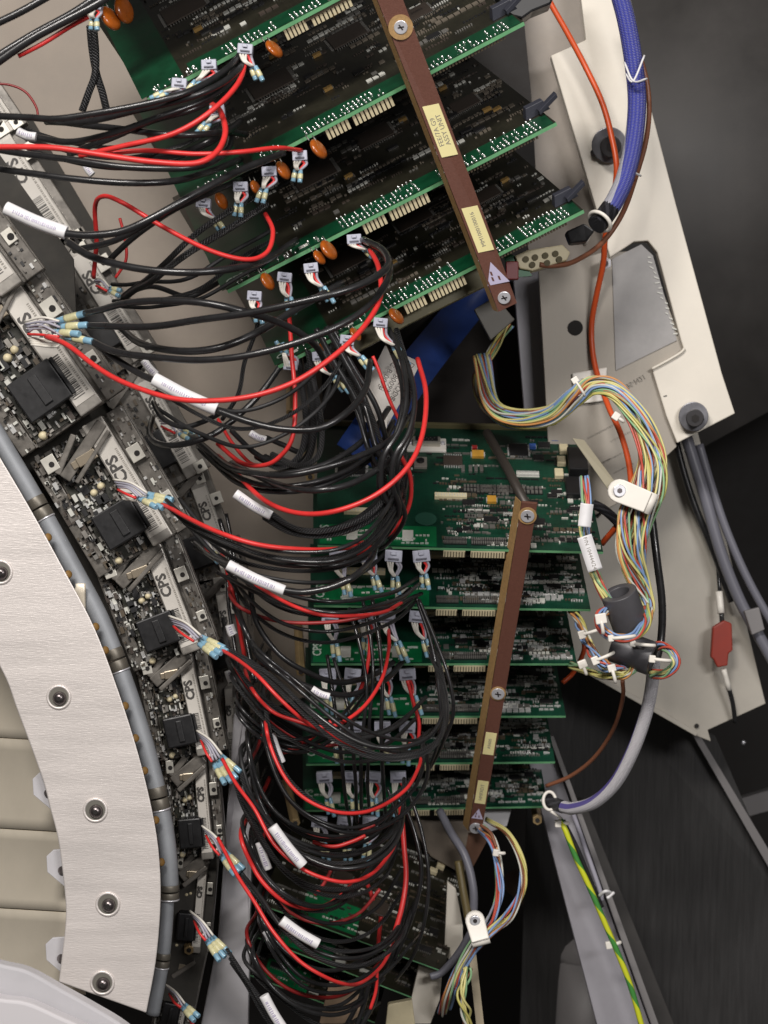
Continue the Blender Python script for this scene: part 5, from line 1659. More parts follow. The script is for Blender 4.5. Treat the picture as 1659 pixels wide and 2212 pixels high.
# ------------------------------------------------------------------ plugs on boards
def plug(u, v, d, eu, ev, label, w=20, h=12, red=False, group='pale lilac plugs of the level boards'):
    t = thing('board_plug', label, 'plug', P(u, v, d), group)
    rr = random.Random(int(u * 7 + v))
    c = P(u, v, d - 0.004)
    tl = rr.uniform(-0.12, 0.12)
    ax = Vector((math.cos(tl), 0, math.sin(tl)))
    mb = MB(); mb.box(c, ax * px(w), (0, 0.006, 0), Vector((-ax.z, 0, ax.x)) * px(h)); b = mb.build('plug_body', M_PLUG, t, 0.0008)
    mb = MB(); mb.box(c + Vector((0, -0.0065, -px(h * 0.5))), ax * px(w * 0.62), (0, 0.0008, 0), (0, 0, px(h * 0.16))); mb.build('plug_window', mat('slate_slot', (0.10, 0.10, 0.13), 0.5), b, 0.0003)
    mb = MB(); mb.box(c + Vector((0, -0.007, px(h * 0.5))), ax * px(w * 0.3), (0, 0.0012, 0), (0, 0, px(h * 0.3))); mb.build('plug_latch', M_PLUG, b, 0.0003)
    e0 = P(u + (eu - u) * 0.52, v + (ev - v) * 0.52, d - 0.010)
    e1 = P(eu, ev, d - 0.012)
    for i in range(2):
        o_ = Vector((px(5 - 10 * i), 0.004 * i, px(3 * i)))
        solder_sleeve(e0 + o_, e1 + o_ * 1.4, px(5.2), t)
    for i in range(3):
        a = c + ax * px(-w * 0.7 + i * 6) + Vector((0, -0.003, -px(h)))
        m = P(u + (eu - u) * 0.2 - 10 + i * 3, v + (ev - v) * 0.36, d - 0.014)
        mb = MB(); mb.tube(smooth_path([a, m, e0 + Vector((px(2 * i - 3), -0.002, 0))], 6), px(2.6), 7); mb.build('white_wire', M_WHITEW, t)
    for i in range(2):
        a = c + ax * px(w * 0.3 + i * 7) + Vector((0, -0.003, -px(h)))
        m = P(u + w * 0.6 + i * 5, v + (ev - v) * 0.3, d - 0.006)
        mb = MB(); mb.tube(smooth_path([a, m, e0 + Vector((px(3 * i), 0.002, 0))], 6), px(3), 7); mb.build('red_wire' if (i == 0 and red) else 'lilac_wire', M_RED if (i == 0 and red) else M_LAV, t)


rows = [('under the top level board', 1201, 1.985, [(730, 752, 1290, 0), (796, 818, 1280, 1), (850, 856, 1285, 0), (910, 920, 1275, 1)]),
        ('under the second level board', 1332, 2.03, [(714, 728, 1430, 0), (792, 790, 1420, 1), (836, 876, 1432, 0), (902, 930, 1425, 1)]),
        ('under the third level board', 1456, 2.075, [(708, 712, 1545, 0), (762, 752, 1550, 0), (830, 848, 1550, 1), (880, 905, 1545, 1)]),
        ('under the fourth level board', 1570, 2.12, [(720, 735, 1655, 0), (768, 806, 1640, 1), (826, 832, 1650, 0), (880, 876, 1655, 1)]),
        ('under the fifth level board', 1678, 2.16, [(701, 716, 1765, 0), (758, 770, 1765, 0), (806, 810, 1765, 1), (860, 858, 1770, 1)]),
        ('under the lowest level board', 1775, 2.20, [(690, 705, 1860, 0), (745, 752, 1865, 0), (800, 790, 1865, 1)])]
pos = ['leftmost', 'second', 'third', 'rightmost']
for (lab, v, d, ps) in rows:
    for i, (u, eu, ev, rd) in enumerate(ps):
        plug(u, v, d, eu, ev, 'pale lilac plug %s, %s from the left' % (lab, ['first', 'second', 'third', 'fourth'][i]), 19, 13, bool(rd))

GUP = 'small plugs at the slanted boards'
for (u, v, d, eu, ev, lab) in (
        (205, 12, 1.79, 202, 66, 'plug with blue sleeves at the top edge, upper left'),
        (452, 142, 1.79, 405, 205, 'plug under the top slanted board, middle of its left end'), (530, 108, 1.785, 560, 175, 'plug under the top slanted board beside the climbing red cable'), (388, 182, 1.795, 330, 215, 'plug at the left end of the top slanted board'), (470, 240, 1.80, 430, 290, 'plug hidden in the red loop below the top slanted board'),
        (648, 338, 1.83, 640, 395, 'plug under the second slanted board where the red cable ends'), (582, 372, 1.83, 560, 440, 'plug under the second slanted board beside two orange discs'), (520, 405, 1.835, 512, 470, 'plug under the left part of the second slanted board'), (440, 440, 1.84, 480, 500, 'plug at the left end of the second slanted board'),
        (765, 518, 1.87, 812, 560, 'plug under the third slanted board with white wires to the right'), (672, 580, 1.875, 715, 655, 'plug under the third slanted board with yellow crimps'), (615, 600, 1.875, 630, 680, 'plug under the third slanted board above the straight red cable'), (550, 640, 1.88, 560, 700, 'plug at the left end of the third slanted board'),
        (822, 698, 1.905, 878, 790, 'plug under the lowest slanted board at its right end'), (750, 735, 1.91, 800, 800, 'plug under the lowest slanted board above the paper tag'), (690, 770, 1.915, 748, 850, 'plug under the lowest slanted board with long crimps'), (628, 790, 1.92, 602, 740, 'plug at the left end of the lowest slanted board')):
    plug(u, v, d, eu, ev, lab, 15, 10, True, GUP)
for i, (u, v, d, r, tl, lab) in enumerate((
        (238, 40, 1.80, 26, 0.5, 'large orange disc at the top edge, left of two'), (268, 22, 1.81, 27, 0.2, 'large orange disc at the top edge, right of two'), (592, 106, 1.79, 21, 0.7, 'orange disc hanging under the top slanted board'),
        (688, 322, 1.83, 22, 0.6, 'orange disc under the second slanted board, rightmost'), (612, 368, 1.83, 20, 0.5, 'orange disc under the second slanted board, middle'), (478, 434, 1.84, 18, 0.4, 'orange disc under the second slanted board, leftmost'), (552, 405, 1.84, 15, 0.4, 'small orange disc under the second slanted board between plugs'),
        (710, 540, 1.87, 22, 0.6, 'orange disc under the third slanted board, rightmost'), (690, 556, 1.87, 16, 0.6, 'smaller orange disc under the third slanted board, touching the larger'), (578, 608, 1.88, 19, 0.5, 'orange disc under the third slanted board, leftmost'),
        (856, 683, 1.91, 19, 0.7, 'orange disc under the lowest slanted board, rightmost'), (768, 722, 1.915, 15, 0.6, 'orange disc under the lowest slanted board, middle'), (700, 755, 1.92, 14, 0.5, 'orange disc under the lowest slanted board, leftmost'))):
    orange_disc(u, v, d, r, tl, lab)

# ------------------------------------------------------------------ blue strap with paper tag
def ribbon(name, pts, w, m, parent=None, th=0.0008):
    """flat band: pts are (u, v, d); w half-width in units"""
    sp = smooth_path([P(*p) for p in pts], 8)
    mb = MB()
    k = len(sp)
    vs = []
    for i in range(k):
        tt = (sp[min(k - 1, i + 1)] - sp[max(0, i - 1)]).normalized()
        sd = tt.cross(Vector((0, 1, 0))).normalized()
        vs += [sp[i] - sd * px(w), sp[i] + sd * px(w)]
    fs = [(2 * i, 2 * i + 1, 2 * i + 3, 2 * i + 2) for i in range(k - 1)]
    mb.add(vs, fs, 0, True)
    o = mb.build(name, m, parent)
    s = o.modifiers.new('thickness', 'SOLIDIFY'); s.thickness = th
    return o


t = thing('blue_strap', 'wide blue strap hanging behind the black loop, with paper tag', 'strap', P(800, 980, 2.0))
ribbon('strap_band', [(1075, 580, 2.325), (985, 690, 2.30), (905, 790, 2.16), (838, 880, 2.03), (785, 955, 2.0), (765, 985, 2.0)], 46, M_BLUEFILM, t)
pt = ribbon('paper_tag', [(870, 765, 2.018), (838, 830, 2.003), (795, 905, 1.992)], 44, M_PAPER, t, 0.0005)
for j, line in enumerate(('DATE CODE', 'S/N 80093', 'TC B 0093')):
    tm = text_mesh(line, px(17), M_INK)
    dr = (P(875, 765, 2.0) - P(838, 830, 2.0)).normalized()
    sdv = dr.cross(Vector((0, -1, 0))).normalized() * -1
    link('print', tm, frame(P(848, 812, 1.996) + sdv * px(24 - 18 * j) * -1, -dr, sdv, Vector((0, -1, 0))) if (-dr).cross(sdv).dot(Vector((0, -1, 0))) > 0 else frame(P(848, 812, 1.996) - sdv * px(24 - 18 * j), -dr, -sdv, Vector((0, -1, 0))), pt)
mb = MB()
mb.prism([P(770, 905, 1.985), P(795, 870, 1.985), P(838, 900, 1.985), P(835, 925, 1.985), P(812, 918, 1.985)], (0, 0.002, 0))
mb.build('tag_fold', M_PAPER, t)

# ------------------------------------------------------------------ rainbow wire bundles, right
RB = [mat('rb_red', (0.52, 0.09, 0.06), 0.35), mat('rb_orange', (0.60, 0.28, 0.10), 0.35), mat('rb_yellow', (0.66, 0.60, 0.24), 0.35), mat('rb_green', (0.26, 0.45, 0.24), 0.4), mat('rb_blue', (0.22, 0.34, 0.58), 0.4),
      mat('rb_pale', (0.60, 0.60, 0.54), 0.4), mat('rb_olive', (0.52, 0.48, 0.14), 0.4), mat('rb_grey', (0.28, 0.30, 0.36), 0.4), mat('rb_brown', (0.20, 0.08, 0.04), 0.4)]


def rainbow(label, pts, n, w, r, seed, flat=0.5, twist=2.5):
    t = thing('wire_bundle', label, 'wire bundle', P(*pts[-1]), 'rainbow wire bundles')
    sp = smooth_path([P(*p) for p in pts], 9)
    k = len(sp)
    rr = random.Random(seed)
    for i in range(n):
        a0 = 2 * math.pi * i / n + rr.uniform(-0.3, 0.3)
        rad_ = math.sqrt(rr.uniform(0.15, 1.0))
        q = []
        for j in range(k):
            f = j / (k - 1)
            tt = (sp[min(k - 1, j + 1)] - sp[max(0, j - 1)]).normalized()
            sd = tt.cross(Vector((0, 1, 0)))
            sd = sd.normalized() if sd.length > 1e-5 else Vector((1, 0, 0))
            nn = sd.cross(tt)
            a = a0 + twist * f * math.pi + 0.8 * math.sin(f * 8 + i * 1.7)
            ww = w if not callable(w) else w(f)
            q.append(sp[j] + sd * px(ww) * rad_ * math.cos(a) + nn * px(ww) * flat * rad_ * math.sin(a))
        mb = MB(); mb.tube(q, px(r), 6); mb.build('wire', RB[(2, 0, 4, 6, 3, 4, 1, 2, 3, 0, 8, 2, 7, 4, 5)[(i * 4 + seed) % 15]], t)
    return t


rainbow('thick rainbow wire bundle arching down the right side through the white clamp', [(1040, 770, 2.16), (1060, 870, 2.12), (1110, 903, 2.09), (1185, 898, 2.06), (1240, 858, 2.04), (1280, 832, 2.03), (1330, 843, 2.02), (1382, 905, 2.01), (1410, 985, 2.0), (1400, 1050, 1.99), (1372, 1120, 1.99), (1362, 1190, 1.99), (1380, 1260, 2.0), (1392, 1310, 2.0), (1372, 1340, 1.99)],
        44, lambda f: 22 + 19 * math.sin(min(1, max(0, (f - 0.45) / 0.45)) * math.pi), 2.6, 1, 0.55, 2.6)
rainbow('thin rainbow wire bundle in the dark slot', [(1100, 700, 2.18), (1060, 760, 2.2), (1030, 820, 2.2), (1045, 880, 2.14), (1110, 915, 2.12), (1200, 905, 2.08)], 9, 12, 2.4, 2, 0.6, 1.2)
rainbow('thin rainbow wire bundle with white print label beside the level boards', [(1262, 1030, 2.0), (1265, 1090, 1.985), (1262, 1150, 1.98), (1275, 1210, 1.975), (1300, 1270, 1.97), (1330, 1318, 1.975), (1365, 1330, 1.985)], 11, 12, 2.8, 3, 0.7, 1.5)
rainbow('rainbow wire loop round the upper ferrite', [(1330, 1310, 1.985), (1300, 1325, 1.96), (1296, 1355, 1.945), (1330, 1380, 1.935), (1370, 1375, 1.94), (1395, 1345, 1.96), (1400, 1310, 1.99)], 12, 11, 2.8, 4, 0.7, 1.5)
rainbow('rainbow wire bundle leaving under the second level board', [(1238, 1320, 2.06), (1258, 1360, 2.02), (1280, 1405, 1.99), (1310, 1440, 1.98), (1350, 1450, 1.975)], 9, 13, 2.8, 5, 0.7, 1.5)
rainbow('rainbow wire bundle leaving under the third level board', [(1232, 1437, 2.09), (1270, 1450, 2.02), (1310, 1462, 1.99), (1350, 1458, 1.975), (1375, 1440, 1.98)], 9, 8, 2.6, 6, 0.7, 1.5)
rainbow('rainbow wire loop round the lower ferrite', [(1400, 1405, 2.0), (1425, 1395, 1.975), (1450, 1408, 1.955), (1458, 1435, 1.95), (1435, 1455, 1.96), (1405, 1455, 1.98)], 11, 10, 2.8, 7, 0.7, 1.2)
rainbow('rainbow wire loop in the dark below the lower strap, inner', [(1035, 1785, 2.16), (1062, 1815, 2.13), (1075, 1870, 2.11), (1078, 1930, 2.09), (1062, 1985, 2.07), (1030, 2030, 2.05), (990, 2090, 2.06), (965, 2150, 2.07), (955, 2190, 2.1)], 10, 10, 2.8, 8, 0.7, 2.0)
rainbow('rainbow wire loop in the dark below the lower strap, outer', [(1050, 1770, 2.18), (1095, 1800, 2.14), (1125, 1860, 2.11), (1128, 1920, 2.09), (1100, 1980, 2.07), (1050, 2020, 2.05), (1000, 2080, 2.06), (975, 2140, 2.07), (962, 2180, 2.1)], 10, lambda f: 4 + 9 * min(1, f * 2), 2.8, 9, 0.7, 2.0)
rainbow('short tangle of pale rainbow wires at the bottom edge', [(1010, 2090, 2.06), (1000, 2150, 2.05), (1010, 2212, 2.06), (1030, 2260, 2.08)], 8, 14, 3, 10, 0.7, 1.5)

# white print label on the thin bundle
for (a, b, lab, w) in (((1262, 1158, 1.955), (1286, 1232, 1.955), 'white printed label wrapped round the thin rainbow bundle', 16), ((1268, 1088, 1.962), (1262, 1138, 1.962), 'small crumpled clear label above the white printed one', 14)):
    t = thing('bundle_label', lab, 'label', P(*a))
    o = ribbon('label_wrap', [a, tuple((x + y) / 2 for x, y in zip(a, b)), b], w, M_MARK, t, 0.001)
    if w == 16:
        dr = (P(*b) - P(*a)).normalized()
        tm = text_mesh('P/N 104444/24', px(12), M_FAINT)
        sdv = Vector((0, -1, 0)).cross(dr).normalized()
        link('print', tm, frame((P(*a) + P(*b)) / 2 + Vector((0, -0.0012, 0)), dr, sdv, Vector((0, -1, 0))), t)

# ferrites
def ferrite(u, v, d, ax, L, r, lab):
    ax = Vector(ax).normalized()
    c = P(u, v, d)
    t = thing('ferrite_ring', lab, 'ferrite', c)
    mb = MB()
    # hollow sleeve
    n = 28
    up_ = ax.orthogonal().normalized(); sd = ax.cross(up_)
    vs = []
    for (h, rr) in ((-1, 1.0), (1, 1.0), (1, 0.58), (-1, 0.58)):
        for i in range(n):
            a = 2 * math.pi * i / n
            vs.append(c + ax * h * px(L) + (up_ * math.cos(a) + sd * math.sin(a)) * px(r) * rr)
    fs = []
    for q in range(4):
        for i in range(n):
            j = (i + 1) % n
            q2 = (q + 1) % 4
            fs.append((q * n + i, q * n + j, q2 * n + j, q2 * n + i))
    mb.add(vs, fs, 0, False)
    o = mb.build('ferrite_body', M_FERRITE, t, 0.0012, 3)
    for p_ in o.data.polygons:
        p_.use_smooth = True
    return t


ferrite(1350, 1318, 1.975, (-0.35, -0.35, 0.87), 46, 40, 'upper dark grey ferrite sleeve threaded with rainbow wires')
ferrite(1368, 1408, 1.985, (0.85, -0.30, -0.30), 46, 38, 'lower dark grey ferrite sleeve threaded with rainbow wires')

# ------------------------------------------------------------------ clamps and ties
def pclamp(u, v, d, eu, ev, label, s=1.0):
    t = thing('cable_clamp', label, 'clamp', P(u, v, d))
    a, b = P(u, v, d), P(eu, ev, d - 0.012)
    dr = (b - a).normalized()
    sd = dr.cross(Vector((0, -1, 0))).normalized()
    mb = MB()
    pts = []
    poly = []
    for i in range(9):
        an = math.pi / 2 + math.pi * i / 8
        poly.append(a + (dr * math.cos(an) + sd * math.sin(an)) * px(26 * s))
    poly += [b - sd * px(24 * s), b + sd * px(24 * s)]
    mb.prism(poly, (0, 0.005, 0))
    mb.build('clamp_band', M_NYLON, t, 0.0014, 3)
    # rolled end hugging the bundle
    mb = MB()
    ring = [b + (dr * math.cos(q) * px(12 * s)) + Vector((0, 1, 0)) * (0.010 - math.sin(q) * px(14 * s) * 0.6) for q in [math.pi * (i / 8 - 0.5) for i in range(9)]]
    vs = []
    for p_ in ring:
        vs += [p_ - sd * px(24 * s), p_ + sd * px(24 * s)]
    mb.add(vs, [(2 * i, 2 * i + 1, 2 * i + 3, 2 * i + 2) for i in range(8)], 0, True)
    o = mb.build('clamp_roll', M_NYLON, t); s_ = o.modifiers.new('thickness', 'SOLIDIFY'); s_.thickness = 0.003
    mb = MB(); mb.tube([a + Vector((0, 0.001, 0)), a + Vector((0, -0.003, 0))], px(14 * s), 18); sc_ = mb.build('clamp_screw', M_SCREW, t, 0.0008)
    mb = MB(); mb.tube([a + Vector((0, -0.003, 0)), a + Vector((0, -0.0036, 0))], px(6 * s), 6); mb.build('hex_socket', M_DARKSCREW, sc_)


pclamp(1338, 1060, 1.975, 1400, 1085, 'white nylon clamp holding the thick rainbow bundle')
pclamp(1026, 1988, 2.04, 1038, 2032, 'white nylon clamp holding the lower rainbow loops', 0.85)


def tie(u, v, d, ang, L, label, r=4, w=0):
    t = thing('cable_tie', label, 'cable tie', P(u, v, d))
    dx, dz = math.cos(ang), -math.sin(ang)
    c = P(u, v, d)
    A = Vector((dx, 0, dz))
    q = [c + A * px(L) * math.cos(a) + Vector((0, -1, 0)) * px(L * 0.55) * math.sin(a) for a in [math.pi * i / 10 for i in range(11)]]
    mb = MB(); mb.tube(q, px(r), 8); mb.build('tie_band', M_NYLON, t)
    mb = MB(); mb.box(q[-1] + Vector((0, -0.002, 0)), A * px(6 + w), (0, 0.003, 0), Vector((-dz, 0, dx)) * px(7 + w)); mb.build('tie_head', M_NYLON, t, 0.001)


for a in ((1300, 1352, 1.93, 1.4, 16, 'wide white tie on the upper ferrite loop', 4, 5), (1345, 1376, 1.925, -0.1, 26, 'white tie under the upper ferrite', 4), (1390, 1392, 1.96, 0.1, 24, 'white tie between the two ferrites', 4), (1275, 1365, 1.985, -0.3, 20, 'white tie on the bundle under the second level board', 4, 2),
          (1305, 1418, 1.965, -0.4, 22, 'white tie where two bundles meet left of the lower ferrite', 4, 2), (1262, 1445, 2.0, 1.2, 12, 'white tie at the third level board corner', 4, 3), (1325, 1458, 1.965, 1.3, 16, 'white tie below the lower ferrite', 4, 2), (1428, 1425, 1.945, 0.1, 20, 'white tie across the lower ferrite loop', 4, 1),
          (1080, 1842, 2.1, 0.1, 10, 'tiny white tie on the inner lower loop', 4, 1), (1216, 1778, 2.2, 0.0, 12, 'white tie at the top of the green and yellow wire', 5, 2), (1327, 2038, 2.2, -0.2, 14, 'white tie on the green and yellow wire near the bottom', 5, 2), (1252, 838, 2.0, 1.0, 20, 'white tie where the thick rainbow bundle crosses the pad', 3, 1), (1338, 905, 2.0, 0.6, 10, 'small white tie under the rainbow arch', 4, 2)):
    tie(*a)
t = thing('tie_pad', 'square white adhesive pad behind the rainbow arch', 'pad', P(1275, 840, 2.19))
mb = MB(); mb.prism([P(1236, 806, 2.162), P(1312, 793, 2.162), P(1308, 866, 2.162), P(1242, 874, 2.162)], (0, 0.005, 0)); mb.build('pad_base', M_NYLON, t, 0.0015)
mb = MB(); mb.box(P(1272, 822, 2.160), (px(16), 0, 0), (0, 0.004, 0), (0, 0, px(6))); mb.build('pad_bridge', M_MARK, t, 0.001)

# ------------------------------------------------------------------ braided and single wires, right
def cable_thing(name, label, cat, pieces):
    t = thing(name, label, cat, P(*pieces[0][1][-1]))
    for (nm, pts, r, m, n) in pieces:
        mb = MB(); mb.tube(smooth_path([P(*p) for p in pts], 9), px(r), n); mb.build(nm, m, t)
    return t


t = cable_thing('braided_cable', 'blue and white braided cable hanging down the cream plate', 'cable', [
    ('braid', [(1330, -40, 2.06), (1352, 40, 2.05), (1368, 130, 2.045), (1376, 220, 2.04), (1368, 310, 2.03), (1350, 385, 2.02), (1330, 430, 2.015), (1314, 456, 2.01)], 21, M_BLUEBRAID, 18),
    ('dark_end', [(1318, 450, 2.012), (1302, 472, 2.005), (1288, 486, 2.0)], 22, M_DARKBRAID, 18)])
mb = MB()
cc = P(1296, 478, 1.998)
dr = (P(1288, 486, 2.0) - P(1318, 450, 2.012)).normalized()
u_ = dr.orthogonal().normalized(); s_ = dr.cross(u_)
mb.tube([cc + (u_ * math.cos(a) + s_ * math.sin(a)) * px(27) for a in [2 * math.pi * i / 24 for i in range(24)]], px(4.5), 8, closed=True)
mb.tube([P(1275, 505, 2.0), P(1262, 530, 2.01)], px(4), 8)
tag(mb.build('cable_tie', M_NYLON), 'white tie ring at the end of the blue braided cable', 'cable tie')
for (f0, lab) in ((((1392, 120), (1368, 175), (1352, 160)), 'upper'), (((1378, 330), (1362, 368), (1345, 380)), 'lower')):
    mb = MB()
    mb.tube(smooth_path([P(f0[0][0], f0[0][1], 2.03), P(f0[1][0], f0[1][1], 2.015), P(f0[2][0], f0[2][1], 2.025)], 6), px(2.5), 6)
    mb.tube(smooth_path([P(f0[2][0] - 3, f0[2][1] - 25, 2.03), P(f0[1][0], f0[1][1], 2.014), P(f0[0][0] + 6, f0[0][1] + 50, 2.03)], 6), px(2.5), 6)
    tag(mb.build('lacing_thread', M_MARK), 'crossed white lacing on the blue braided cable, %s one' % lab, 'lacing')
t = cable_thing('braided_cable', 'white and violet braided cable curving down to the lowest level board', 'cable', [
    ('braid', [(1412, 1430, 2.02), (1408, 1480, 2.03), (1396, 1540, 2.04), (1368, 1620, 2.06), (1330, 1690, 2.09), (1285, 1732, 2.12), (1240, 1746, 2.15), (1212, 1742, 2.17)], 15, M_WHITEBRAID, 16),
    ('dark_end', [(1216, 1743, 2.165), (1198, 1736, 2.18), (1184, 1728, 2.19)], 16, M_DARKBRAID, 16)])
mb = MB()
cc = P(1187, 1730, 2.178)
ring = [cc + Vector((px(15) * math.cos(a), px(6) * math.sin(a), px(21) * math.sin(a))) for a in [2 * math.pi * i / 24 for i in range(24)]]
mb.tube(ring, px(4), 8, closed=True)
mb.tube([P(1190, 1752, 2.175), P(1212, 1768, 2.18)], px(3.5), 8)
tag(mb.build('cable_tie', M_NYLON), 'white tie ring at the end of the white and violet cable', 'cable tie')

def W(label, pts, r, m, name='wire', cat='wire'):
    mb = MB(); mb.tube(smooth_path([P(*p) for p in pts], 9), px(r), 8)
    return tag(mb.build(name, m), label, cat)


W('orange wire running down in front of the cream plate', [(1165, -40, 2.10), (1192, 12, 2.10), (1225, 70, 2.10), (1265, 145, 2.10), (1300, 220, 2.09), (1320, 290, 2.085), (1332, 360, 2.08), (1325, 430, 2.09), (1308, 510, 2.11), (1303, 570, 2.13), (1288, 640, 2.15), (1278, 700, 2.16), (1280, 760, 2.16), (1292, 815, 2.15), (1315, 880, 2.12), (1342, 940, 2.10), (1360, 1010, 2.08), (1362, 1080, 2.06), (1345, 1120, 2.06), (1300, 1175, 2.08)], 7, M_ORWIRE)
W('orange wire stub between the level boards and beige plate', [(1250, 1350, 2.2), (1262, 1400, 2.18), (1240, 1450, 2.2), (1215, 1475, 2.2)], 6, M_ORWIRE)
W('brown wire curving from the braided cable to the cream socket', [(1315, -30, 2.07), (1345, 20, 2.08), (1388, 140, 2.07), (1402, 220, 2.07), (1396, 300, 2.06), (1374, 380, 2.05), (1345, 460, 2.03), (1300, 525, 2.02), (1240, 565, 2.0), (1195, 574, 1.99), (1165, 572, 1.985)], 6, M_BRWIRE)
W('brown wire arcing below the ferrites to the lowest level board', [(1345, 1470, 2.08), (1345, 1510, 2.09), (1325, 1575, 2.12), (1285, 1635, 2.15), (1235, 1675, 2.18), (1180, 1698, 2.2)], 5, M_BRWIRE)
W('green and yellow earth wire down the slanted beam', [(1210, 1770, 2.20), (1222, 1795, 2.195), (1243, 1850, 2.195), (1275, 1920, 2.195), (1305, 1990, 2.195), (1335, 2060, 2.195), (1362, 2130, 2.195), (1390, 2230, 2.195)], 7, M_GY)
W('thin dark green lead along the earth wire', [(1216, 1772, 2.205), (1250, 1840, 2.205), (1285, 1925, 2.205), (1300, 1960, 2.205)], 6, M_BLACK)
W('slate wire at the beam edge with pale knot', [(1232, 1740, 2.22), (1260, 1820, 2.22), (1295, 1920, 2.22), (1300, 1945, 2.22)], 6, M_LAV)
mb = MB()
mb.tube(smooth_path([P(1295, 1935, 2.19), P(1308, 1925, 2.18), P(1320, 1930, 2.19), P(1312, 1940, 2.185), P(1326, 1928, 2.19)], 6), px(4), 7)
tag(mb.build('wire_knot', M_MARK), 'small pale twisted knot on the beam edge', 'knot')
W('black lead falling from the ferrites behind the bundles', [(1405, 1090, 2.06), (1418, 1200, 2.05), (1430, 1300, 2.05), (1428, 1380, 2.05), (1415, 1440, 2.04)], 9, M_BLACK, 'black_cable', 'cable')
W('dark violet cable leaving the top level board to the right', [(1280, 1088, 2.06), (1310, 1105, 2.06), (1345, 1140, 2.06), (1365, 1170, 2.08)], 11, M_DARKBRAID, 'braided_cable', 'cable')
W('thick grey cable running down the right edge', [(1478, 930, 2.26), (1500, 1000, 2.26), (1525, 1080, 2.26), (1556, 1190, 2.26), (1595, 1290, 2.26), (1632, 1360, 2.26), (1700, 1480, 2.26)], 15, M_GREYCABLE, 'grey_cable', 'cable')
W('black cable beside the thick grey cable', [(1455, 920, 2.275), (1472, 1000, 2.275), (1500, 1090, 2.275), (1545, 1200, 2.275), (1580, 1300, 2.275)], 9, M_BLACK, 'black_cable', 'cable')
W('grey cable pair mate at the right edge', [(1510, 960, 2.27), (1540, 1060, 2.27), (1575, 1160, 2.27), (1625, 1270, 2.27), (1700, 1400, 2.27)], 11, M_GREYCABLE, 'grey_cable', 'cable')

# in-line red block with white ends on the beige plate
t = thing('inline_fuse', 'red-brown in-line block on a black lead against the beige plate', 'fuse', P(1560, 1390, 2.27))
for (nm, pts, r, m) in (('lead', [(1535, 1085, 2.28), (1548, 1200, 2.28), (1555, 1280, 2.275)], 5, M_BLACK), ('white_ferrule', [(1553, 1278, 2.275), (1558, 1325, 2.27)], 9, M_NYLON), ('lead', [(1558, 1325, 2.27), (1560, 1345, 2.27)], 6, M_BLACK),
                        ('white_ferrule', [(1563, 1445, 2.27), (1575, 1490, 2.275)], 7, M_NYLON), ('lead', [(1575, 1488, 2.275), (1583, 1520, 2.28), (1588, 1560, 2.29)], 6, M_BLACK)):
    mb = MB(); mb.tube(smooth_path([P(*p) for p in pts], 6), px(r), 10); mb.build(nm, m, t)
mb = MB()
mb.prism([P(1540, 1355, 2.262), P(1565, 1340, 2.262), P(1581, 1347, 2.262), P(1583, 1405, 2.262), P(1574, 1412, 2.262), P(1572, 1438, 2.262), P(1550, 1442, 2.262), P(1542, 1425, 2.262), P(1536, 1420, 2.262)], (0, 0.010, 0))
mb.build('red_block', M_REDTAG, t, 0.0015)
mb = MB()
mb.prism([P(1608, 1320, 2.245), P(1640, 1312, 2.245), P(1652, 1360, 2.245), P(1625, 1372, 2.245)], (0, 0.01, 0))
tag(mb.build('cable_bracket', M_EDGE, None, 0.001), 'small grey bracket holding the thick grey cable', 'bracket')

# cream terminal socket by the strap foot
t = thing('terminal_block', 'cream terminal block with round sockets beside the upper strap foot', 'terminal block', P(1165, 570, 2.0))
mb = MB(); mb.prism([P(1112, 552, 1.985), P(1140, 540, 1.985), P(1215, 528, 1.985), P(1232, 545, 1.985), P(1225, 562, 1.985), P(1150, 585, 1.985), P(1122, 580, 1.985)], (0, 0.02, 0)); bl = mb.build('block_body', M_CREAM, t, 0.0015)
for (u, v) in ((1136, 560), (1156, 556), (1178, 552), (1200, 548), (1150, 572), (1182, 568), (1208, 560)):
    mb = MB(); mb.tube([P(u, v, 1.9845), P(u, v, 1.983)], px(7), 14); mb.build('socket_hole', mat('olive_hole', (0.12, 0.10, 0.05), 0.6), bl)
mb = MB(); mb.prism([P(1085, 540, 1.99), P(1128, 560, 1.99), P(1150, 596, 1.99), P(1100, 600, 1.99)], (0, 0.003, 0)); mb.build('green_carrier', M_GRN, t)
mb = MB()
mb.box(P(1106, 585, 1.985), (px(14), 0, 0), (0, 0.004, 0), (0, 0, px(20))); mb.build('red_part', mat('dark_red_part', (0.20, 0.012, 0.015), 0.4), t, 0.001)
mb = MB(); mb.prism([P(1222, 500, 1.99), P(1262, 482, 1.985), P(1285, 498, 1.985), P(1268, 522, 1.99), P(1232, 526, 1.99)], (0, 0.02, 0))
tag(mb.build('black_boot', M_BLKPLASTIC, None, 0.002), 'black boot between the cream terminal block and blue braided cable', 'connector')
# nut on the orange wire
t = thing('stud_nut', 'bright nut on a stud beside the orange wire', 'nut', P(1308, 569, 2.15))
mb = MB(); mb.tube([P(1308, 569, 2.15), P(1308, 569, 2.135)], px(15), 6); mb.build('nut_body', M_SCREW, t, 0.0008)
mb = MB(); mb.tube([P(1308, 569, 2.1352), P(1308, 569, 2.132)], px(7), 14); mb.build('stud', M_DARKSCREW, t)

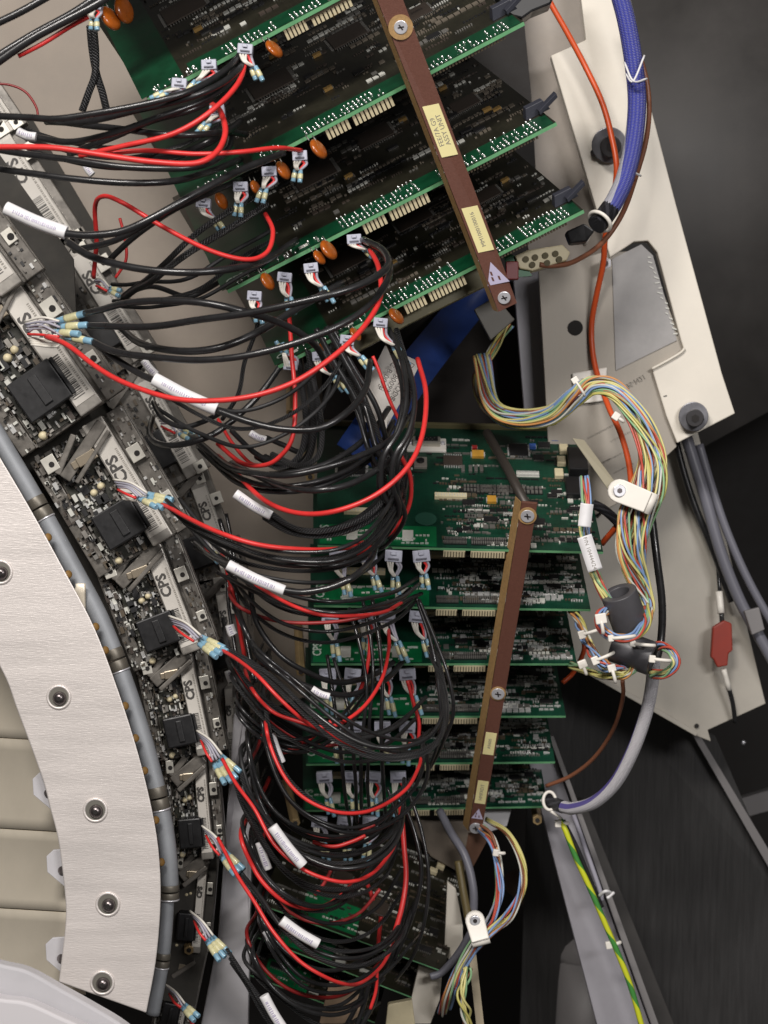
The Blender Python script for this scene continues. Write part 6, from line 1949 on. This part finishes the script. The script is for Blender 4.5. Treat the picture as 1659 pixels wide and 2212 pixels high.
# lower stack brackets and odd parts
for (poly, d, m, lab, nm) in (
        ([(966, 1905), (985, 1920), (1000, 2000), (1000, 2060), (975, 2080), (960, 2060)], 2.14, M_CREAMPLATE, 'narrow cream bracket right of the dim lower stack', 'bracket'),
        ([(905, 2085), (955, 2105), (950, 2160), (930, 2212), (870, 2212), (890, 2150)], 2.13, M_CREAMPLATE, 'cream bracket leg at the bottom, right of the lower boards', 'bracket'),
        ([(712, 2120), (790, 2130), (770, 2212), (690, 2212)], 2.12, mat('tan_block', (0.34, 0.24, 0.16), 0.5, var=0.15), 'tan block under the tangle at the bottom', 'block'),
        ([(838, 2170), (890, 2160), (900, 2240), (830, 2240)], 2.09, M_CREAM, 'cream connector housing at the bottom edge', 'connector'),
        ([(1030, 1748), (1105, 1748), (1095, 1785), (1050, 1800)], 2.24, M_LIGHTGREY, 'pale grey block under the right part of the lowest level board', 'block'),
        ([(880, 1770), (1010, 1775), (1040, 1800), (1000, 1890), (930, 1850)], 2.26, mat('brown_grey_bracket', (0.16, 0.13, 0.10), 0.5, var=0.15), 'brownish bracket below the lowest level board', 'bracket')):
    mb = MB(); mb.prism([P(u, v, d) for u, v in poly], (0, 0.012, 0))
    tag(mb.build(nm if nm != 'block' else 'spacer_block', m, None, 0.001), lab, nm)
W('slate blue cable falling behind the foot of the lower strap', [(950, 1752, 2.18), (975, 1800, 2.15), (1005, 1850, 2.13), (1022, 1920, 2.12), (1022, 1990, 2.12)], 10, M_GREYCABLE, 'grey_cable', 'cable')
W('olive cable falling beside the slate blue one', [(990, 1860, 2.14), (1000, 1920, 2.13), (1012, 1985, 2.11)], 10, mat('olive_jacket', (0.13, 0.10, 0.04), 0.5), 'olive_cable', 'cable')
W('slate cable bending under the lower clamp', [(1020, 2010, 2.1), (990, 2060, 2.1), (955, 2100, 2.1), (930, 2110, 2.1)], 9, M_GREYCABLE, 'grey_cable', 'cable')
W('thin red-brown wire at the lower strap foot', [(1038, 1782, 2.14), (1060, 1800, 2.13), (1072, 1830, 2.12)], 4, M_BRWIRE)
mb = MB()
mb.box((P(1020, 2060, 2.1) + P(1040, 2240, 2.1)) / 2, (P(1040, 2240, 2.1) - P(1020, 2060, 2.1)) / 2, (0, 0.004, 0), Vector((px(9), 0, 0)))
tag(mb.build('pale_rod', mat('pale_tan_rod', (0.40, 0.34, 0.24), 0.5)), 'pale tan rod hanging below the lower clamp', 'rod')
